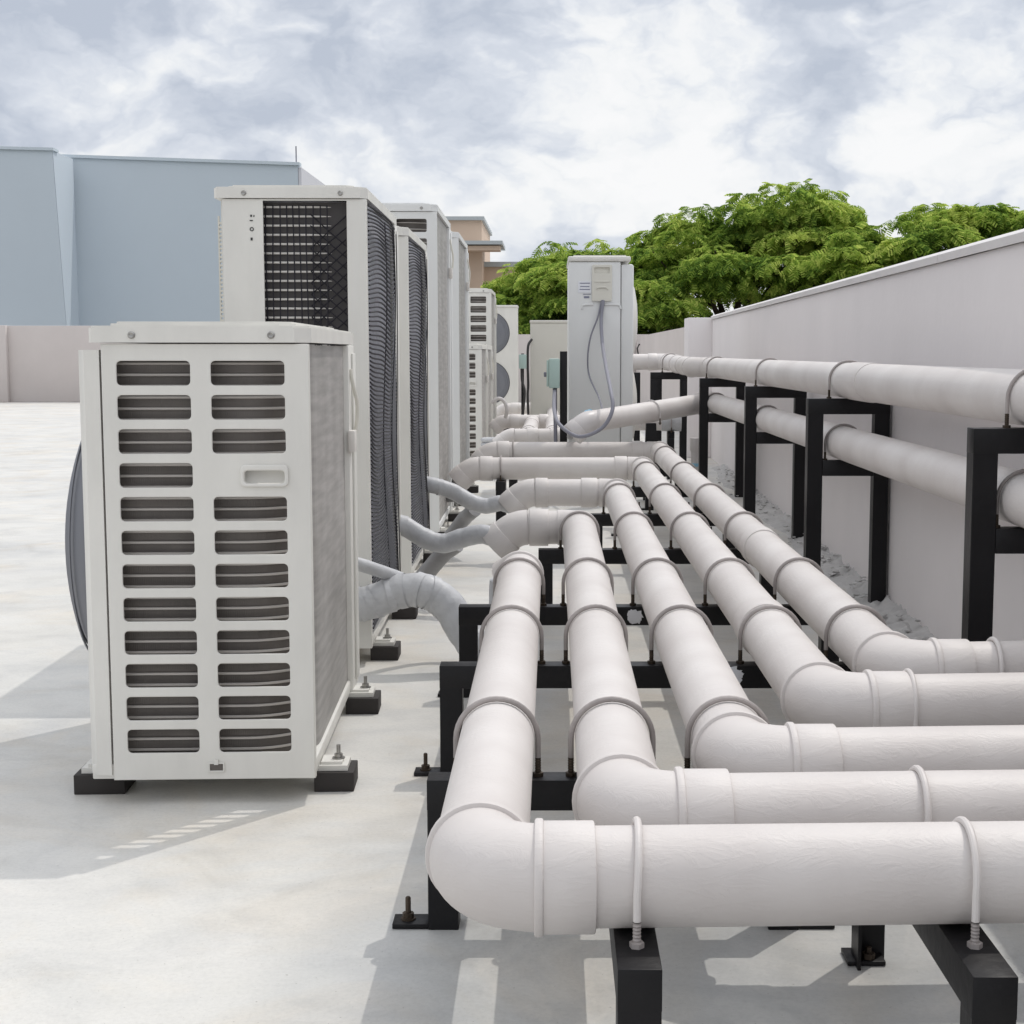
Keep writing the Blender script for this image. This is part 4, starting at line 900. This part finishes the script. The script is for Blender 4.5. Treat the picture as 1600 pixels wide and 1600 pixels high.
m = MB(); m.box(-0.018, 0.051, 9.46, 9.58, 0.70, 0.885, 0.008); bx = m.build('isolator_box', 'isolator', t)
m = MB(); m.box(-0.032, -0.0185, 9.47, 9.57, 0.71, 0.875, 0.004); m.build('box_lid', 'isolator', t)
m = MB(); m.box(-0.05, -0.033, 9.50, 9.54, 0.77, 0.80, 0.004); m.build('switch_knob', 'cable', t)
m = MB(); m.tube([(0.022, 9.54, 0.70), (0.022, 9.54, 0.55), (0.026, 9.54, 0.3), (0.03, 9.54, 0.0)], 0.012, 10); m.build('conduit', 'cable', t)
t = thing('isolator_post', 'far thin black post with a small pale isolator box before the back wall', 'switch box', (-0.3, 14.6, 0))
m = MB(); m.box(-0.295, -0.268, 14.6, 14.63, 0, 0.91, 0.001); m.build('post', 'steel', t)
m = MB(); m.box(-0.315, -0.243, 14.52, 14.598, 0.765, 0.90, 0.005); m.build('isolator_box', 'isolator', t)
m = MB(); m.tube(smooth_path([(-0.29, 14.56, 0.765), (-0.285, 14.55, 0.65), (-0.26, 14.52, 0.55), (-0.27, 14.5, 0.4), (-0.3, 14.5, 0.1)]), 0.012, 8); m.build('power_cable', 'cable_black', t)
t = thing('power_cable', 'black cable hanging down the left edge of the far cream unit', 'cable', (-0.23, 15.1, 0))
m = MB(); m.tube(smooth_path([(-0.20, 15.17, 1.05), (-0.235, 15.12, 0.98), (-0.24, 15.1, 0.8), (-0.235, 15.1, 0.6), (-0.24, 15.1, 0.45), (-0.22, 15.1, 0.0)]), 0.013, 8); m.build('cable_run', 'cable_black', t)

# ------------------------------------------------------------------ hoses from the units to the pipes
def hose(label, pts, r, mt='hose', wraps=0, tear=False):
    t = thing('insulated_hose', label, 'hose', (pts[0][0], pts[0][1], 0))
    P = smooth_path(pts, 10); m = MB()
    rs = [r * (1 + 0.012 * math.sin(i * 1.3) + 0.012 * math.sin(i * 0.7)) for i in range(len(P))]
    m.tube(P, rs, 24, True); m.build('lagging', mt, t)
    if wraps:
        rnd = random.Random(5)
        for k in range(wraps):
            i = 1 + int(k * (len(P) * 0.45) / wraps); p = Vector(P[i]); d = (Vector(P[i + 1]) - p).normalized(); d = (d + Vector((rnd.uniform(-.25, .25), rnd.uniform(-.25, .25), rnd.uniform(-.25, .25)))).normalized()
            m = MB(); m.tube([p - d * 0.012, p + d * 0.012], [r * 1.045, r * 1.03], 24, False); m.build('tape_wrap', mt, t)
    return t
hose('thick grey taped hose arching from the low slotted unit down to the black rack', [(-0.60, 4.33, 0.19), (-0.52, 4.33, 0.205), (-0.44, 4.33, 0.235), (-0.365, 4.33, 0.235), (-0.30, 4.33, 0.19), (-0.25, 4.31, 0.115), (-0.205, 4.28, 0.075), (-0.14, 4.25, 0.12), tuple(ends[0])], 0.050, wraps=7)
hose('slim grey hose behind the thick taped hose by the second unit', [(-0.66, 4.20, 0.37), (-0.54, 4.24, 0.325), (-0.46, 4.36, 0.275), (-0.39, 4.46, 0.225), (-0.32, 4.50, 0.15), (-0.26, 4.46, 0.09)], 0.019)
hose('grey hose dipping from the first netted unit into the second pipe', [(-0.60, 5.33, 0.335), (-0.53, 5.33, 0.312), (-0.45, 5.33, 0.265), (-0.385, 5.33, 0.248), (-0.32, 5.32, 0.268), (-0.25, 5.30, 0.285), (-0.19, 5.30, 0.27)], 0.035, wraps=3)
hose('dark grey hose slanting down to the roof below the dipping hose', [(-0.60, 5.55, 0.03), (-0.52, 5.50, 0.06), (-0.46, 5.48, 0.12), (-0.40, 5.45, 0.19), (-0.345, 5.42, 0.235)], 0.032, 'hose_dark')
hose('pale grey hose curving from the second netted unit into the middle pipe', [(-0.62, 6.60, 0.36), (-0.53, 6.60, 0.345), (-0.44, 6.62, 0.315), (-0.36, 6.62, 0.27), (-0.29, 6.62, 0.25), (-0.23, 6.62, 0.262), (-0.18, 6.62, 0.25)], 0.035, wraps=2)
hose('dark grey hose slanting to the roof below the pale curving hose', [(-0.52, 6.9, 0.02), (-0.46, 6.85, 0.09), (-0.40, 6.8, 0.17), (-0.345, 6.72, 0.225)], 0.033, 'hose_dark')
hose('short grey hose joining the tall slotted unit to its pipe', [(-0.62, 8.15, 0.16), (-0.56, 8.08, 0.155), (-0.52, 8.03, 0.17), tuple(ends[3])], 0.035, 'hose_dark')
hose('far grey hose joining the tall narrow unit to the last pipe', [(-0.60, 9.6, 0.18), (-0.53, 9.5, 0.175), (-0.49, 9.42, 0.19), tuple(ends[4])], 0.035, 'hose_dark')
hose('small grey hose under the sloping branch, in front of the slim unit', [tuple(hose_end), (hose_end.x - 0.035, hose_end.y + 0.10, 0.425), (hose_end.x - 0.01, hose_end.y + 0.5, 0.415), (0.15, 9.89, 0.43)], 0.02, 'hose_dark')

# ------------------------------------------------------------------ trees
def frond_template(L=0.26, pairs=5):
    v = []; f = []
    for k in range(pairs):
        s = (k + 0.6) / pairs; x = L * s; z = -0.16 * L * s * s * 1.6; ll = 0.098 * (1 - 0.45 * abs(s - 0.45)); wd = 0.036
        for sd in (-1, 1):
            o = len(v); dx = 0.35 * ll
            v += [(x - wd / 2, 0, z), (x + wd / 2, 0, z), (x + wd / 2 + dx, sd * ll, z - 0.05), (x - wd / 2 + dx, sd * ll, z - 0.05)]; f.append((o, o + 1, o + 2, o + 3))
    return np.array(v), np.array(f)
FV, FF = frond_template()
def make_crown(name, clumps, per, seed, parent, size=1.0):
    rs = np.random.RandomState(seed); P = []; A = []; T = []; S = []
    for (cx, cy, cz, r, h) in clumps:
        n = int(per * (r / 0.8) ** 2)
        a = rs.uniform(0, 2 * np.pi, n); q = np.sqrt(rs.uniform(0, 1, n)); zz = np.sqrt(np.clip(1 - q * q, 0, 1))
        P.append(np.stack([cx + r * q * np.cos(a), cy + r * q * np.sin(a), cz + h * zz * rs.uniform(0.55, 1.0, n) - 0.16 * q * q * rs.uniform(0.2, 1.0, n)], 1))
        A.append(a + rs.normal(0, 0.7, n)); T.append(-0.08 + 0.7 * q * q + rs.normal(0, 0.22, n)); S.append(rs.uniform(0.75, 1.2, n) * size)
    P = np.concatenate(P); A = np.concatenate(A); T = np.concatenate(T); S = np.concatenate(S); n = len(P)
    roll = rs.normal(0, 0.35, n)
    ca, sa, ct, st, cr, sr = np.cos(A), np.sin(A), np.cos(T), np.sin(T), np.cos(roll), np.sin(roll)
    X = np.stack([ca * ct, sa * ct, -st], 1); Y0 = np.stack([-sa, ca, np.zeros(n)], 1); Z0 = np.cross(X, Y0)
    Y = Y0 * cr[:, None] + Z0 * sr[:, None]; Z = np.cross(X, Y)
    V = P[:, None, :] + S[:, None, None] * (FV[None, :, 0:1] * X[:, None] + FV[None, :, 1:2] * Y[:, None] + FV[None, :, 2:3] * Z[:, None])
    V = V.reshape(-1, 3) - np.array(LOC[parent.name]); nv = len(FV)
    F = (FF[None] + (np.arange(n) * nv)[:, None, None]).reshape(-1)
    me = bpy.data.meshes.new(name); me.vertices.add(len(V)); me.vertices.foreach_set('co', V.ravel())
    me.loops.add(len(F)); me.loops.foreach_set('vertex_index', F); nf = len(F) // 4
    me.polygons.add(nf); me.polygons.foreach_set('loop_start', np.arange(nf) * 4); me.polygons.foreach_set('loop_total', np.full(nf, 4))
    me.update(); me.validate(); me.materials.append(M['leaf'])
    o = bpy.data.objects.new(name, me); C.objects.link(o); o.parent = parent; return o
def tree(label, base, top, contour, ry, zlow, nclump, per, seed, gap=None, size=1.0):
    # contour: list of (x, z) of the crown's upper outline
    t = thing('spreading_tree', label, 'tree', base, 'leafy trees beyond the parapet'); rnd = random.Random(seed)
    cx = [c[0] for c in contour]; cz = [c[1] for c in contour]; clumps = []
    while len(clumps) < nclump:
        x = rnd.uniform(cx[0], cx[-1]); e = float(np.interp(x, cx, cz)) - 0.12; tt = rnd.uniform(-1, 1); edge = min(1, min(x - cx[0], cx[-1] - x) / 1.2)
        zt = zlow + (e - zlow) * math.sqrt(max(0.02, 1 - tt * tt * 0.9)); low = zlow + 0.35 * (1 - edge) * (e - zlow)
        z = zt - (zt - low) * rnd.random() ** 1.7 - 0.30
        if z < zlow - 0.3: continue
        if gap and gap(x, z) and rnd.random() < 0.86: continue
        r = rnd.choice((0.38, 0.5, 0.65, 0.9)) * rnd.uniform(0.85, 1.2) * (0.6 + 0.4 * edge); clumps.append((x, base[1] + tt * ry * (0.35 + 0.65 * edge), z, r, r * rnd.uniform(0.2, 0.36)))
    n0 = 26
    for k in range(n0):                      # a broken upper rim
        x = cx[0] + (cx[-1] - cx[0]) * (k + rnd.random()) / n0; e = float(np.interp(x, cx, cz)); clumps.append((x, base[1] + rnd.uniform(-0.35, 0.35) * ry, e - 0.22 + rnd.uniform(-0.22, 0.10), rnd.uniform(0.22, 0.5), rnd.uniform(0.1, 0.2)))
    m = MB(); bx, by, bz = base; fork = Vector((bx, by, top))
    m.tube(smooth_path([(bx + 0.1, by, bz), (bx - 0.05, by, bz + (top - bz) * 0.5), tuple(fork)], 8), [0.34 - 0.10 * k / 16 for k in range(17)], 14)
    sel = sorted(clumps, key=lambda c: rnd.random())[:46]
    for c in sel:
        e = Vector(c[:3]); mid = fork.lerp(e, 0.5) + Vector((rnd.uniform(-.3, .3), rnd.uniform(-.3, .3), -0.12 * (e - fork).length * 0.6 + rnd.uniform(0, .2)))
        P = smooth_path([tuple(fork - Vector((0, 0, 0.15))), tuple(fork.lerp(mid, 0.5) + Vector((0, 0, rnd.uniform(-.1, .1)))), tuple(mid), tuple(e)], 5)
        m.tube(P, [0.12 * (1 - k / (len(P) - 1)) ** 1.2 + 0.012 for k in range(len(P))], 7)
    m.build('trunk', 'bark', t)
    make_crown('crown', clumps, per, seed, t, size)
    return t
Yt = 36.0; s = Yt / 2350
def X(px): return (px - 862) * s
def Z(py): return 0.93 + (549 - py) * s
cont = [(X(px), Z(py)) for px, py in ((772, 455), (790, 420), (830, 400), (870, 372), (930, 372), (960, 386), (1000, 358), (1050, 328), (1110, 322), (1150, 308), (1190, 290), (1215, 273), (1255, 292), (1305, 290), (1322, 330), (1350, 352), (1390, 385))]
tree('broad leafy tree with layered crown, tallest, behind the slim unit and the wall', (X(1140), Yt, -7), 1.2, cont, 3.2, 0.6, 300, 200, 11,
     gap=lambda x, z: X(1035) < x < X(1190) and z < Z(462), size=1.0)
Yt = 33.0; s = Yt / 2350
cont = [(X(px), Z(py)) for px, py in ((1290, 380), (1330, 352), (1400, 334), (1450, 322), (1510, 314), (1550, 318), (1610, 320), (1700, 318), (1790, 345), (1850, 400))]
tree('broad leafy tree on the right, its crown flat along the top of the wall', (X(1570), Yt, -7), 1.2, cont, 2.8, 1.2, 200, 200, 23)
